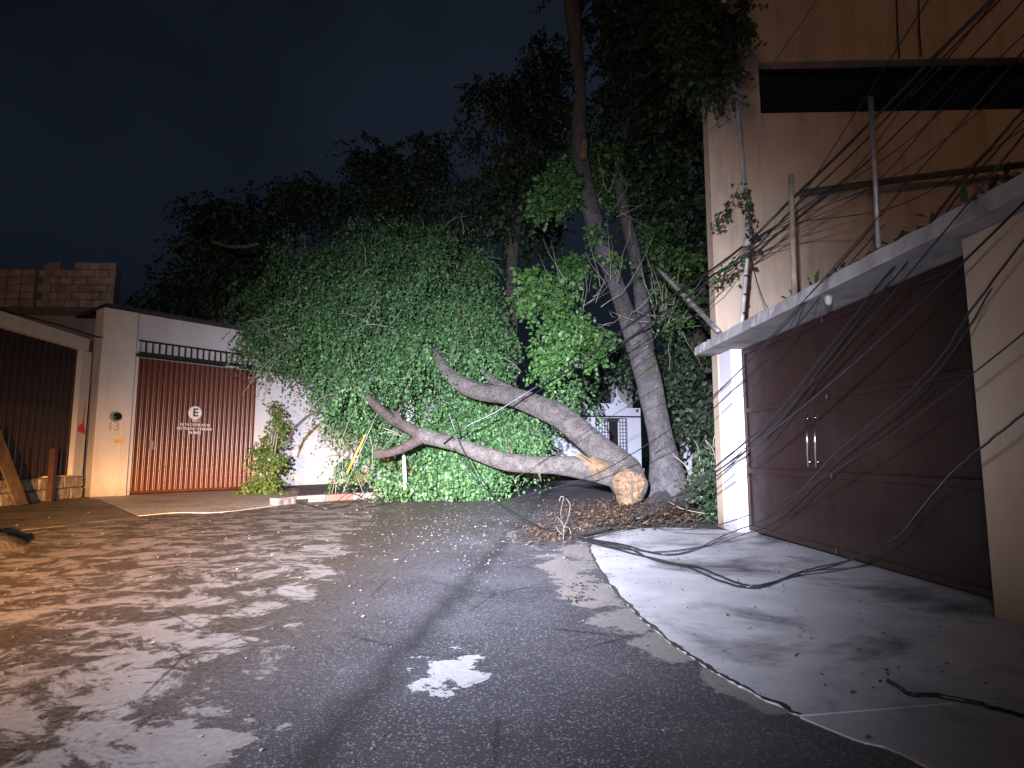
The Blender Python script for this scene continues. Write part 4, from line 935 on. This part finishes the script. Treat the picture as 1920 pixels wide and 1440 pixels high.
# heap of dirt at the left edge
hp = MB(); hc = G(-130, 1028); n = 26; vv = [hc + Vector((0, 0, .26))]
for i in range(1, 7):
    for k in range(n):
        th = 2 * math.pi * k / n; rr = i / 6 * (1 + .14 * math.sin(3 * th) + .08 * math.sin(7 * th + 1))
        vv.append(hc + Vector((math.cos(th) * 1.0 * rr, math.sin(th) * .9 * rr, .26 * (1 - (i / 6) ** 1.6) + random.uniform(-.03, .03) - (.03 if i == 6 else 0))))
ff = [(0, 1 + k, 1 + (k + 1) % n) for k in range(n)]
for i in range(5):
    for k in range(n): b0 = 1 + i * n; ff.append((b0 + k, b0 + n + k, b0 + n + (k + 1) % n, b0 + (k + 1) % n))
o = hp.add(vv, ff).build('dirt_heap', SOIL, None, True); tag(o, 'dark heap of soil and leaves at the left edge of the road', 'heap')

# ------------------------------------------------------------------ litter
def flat_leaves(name, pts, size, material, tilt=.35, zj=.01, parent=None, grow=0.0):
    n = len(pts); p = np.array(pts, float); p[:, 2] += RNG.random(n) * zj + .012
    th = RNG.random(n) * 6.283; ln = (size + grow * p[:, 1]) * RNG.uniform(.5, 1.4, n)
    d = np.stack([np.cos(th), np.sin(th), RNG.normal(size=n) * tilt], 1); s = np.stack([-np.sin(th), np.cos(th), RNG.normal(size=n) * tilt], 1)
    ln = ln[:, None]; w_ = ln * .32
    V = np.stack([p, p + d * ln * .45 + s * w_ + [0, 0, .004], p + d * ln, p + d * ln * .45 - s * w_ + [0, 0, .004]], 1)
    V[:, :, 2] = np.maximum(V[:, :, 2], .008)
    o = quads(name, V, material, parent); o['kind'] = 'stuff'; return o
pts = []
while len(pts) < 5200:
    x, y = RNG.normal(1190, 85), RNG.normal(965, 17)
    if 1000 < x < 1372 and 938 < y < 1000 + (x < 1110) * 18:
        g = G(x, y); pts.append((g.x, g.y, .02 + max(0, .13 * (1 - abs(x - 1250) / 160)) * RNG.random()))
while len(pts) < 5900:
    x, y = RNG.normal(1030, 30), RNG.normal(1003, 9)
    if 960 < x < 1100 and y > 970: g = G(x, y); pts.append((g.x, g.y, .0))
lit2 = []
for cx, cy, sx, sy, n in ((1090, 1105, 18, 6, 40), (1085, 1125, 14, 4, 50)):
    for _ in range(n): g = G(RNG.normal(cx, sx), RNG.normal(cy, sy)); lit2.append((g.x, g.y, 0))
flat_leaves('leaf_litter', pts, .06, LITTER, .35, .03)['label'] = 'brown dry leaves heaped around the tree bases'
flat_leaves('kerbside_leaves', lit2, .03, LITTER, .12, .004)['label'] = 'small brown leaf patch on the slurry by the driveway corner'
pts = []
while len(pts) < 4200:
    X, Y = RNG.uniform(-9, 3.2), 2 + 15 * RNG.random() ** .7
    if Y > 8.5 and RNG.random() < .3: continue
    if X > 1.2 + (Y - 5) * .0 and Y < 9: continue
    pts.append((X, Y, 0))
for _ in range(2200):
    g = G(RNG.normal(900, 130), RNG.normal(985, 34)); 
    if 1.5 < g.y < 16: pts.append((g.x, g.y, 0))
flat_leaves('scattered_leaves', pts, .012, SCATTER, .15, .003, None, .0026)['label'] = 'small pale leaves scattered over the wet road'
pts = []
for _ in range(160):
    X, Y = RNG.uniform(1.2, 3.5), RNG.uniform(2.5, 9.3); pts.append((X, Y, .03))
flat_leaves('driveway_leaves', pts, .025, LITTER, .3)['label'] = 'few dark leaf scraps on the concrete driveway'
pts = []
for _ in range(260):
    a = RNG.uniform(2.2, 6.5); q = FG(a, RNG.uniform(-.1, .45) if RNG.random() < .4 else RNG.normal(.3, .05), 3.0); pts.append((q.x, q.y, 2.99))
flat_leaves('slab_debris', pts, .07, LEAF3, .8, .05)['label'] = 'dark leaf debris lying on the canopy slab'
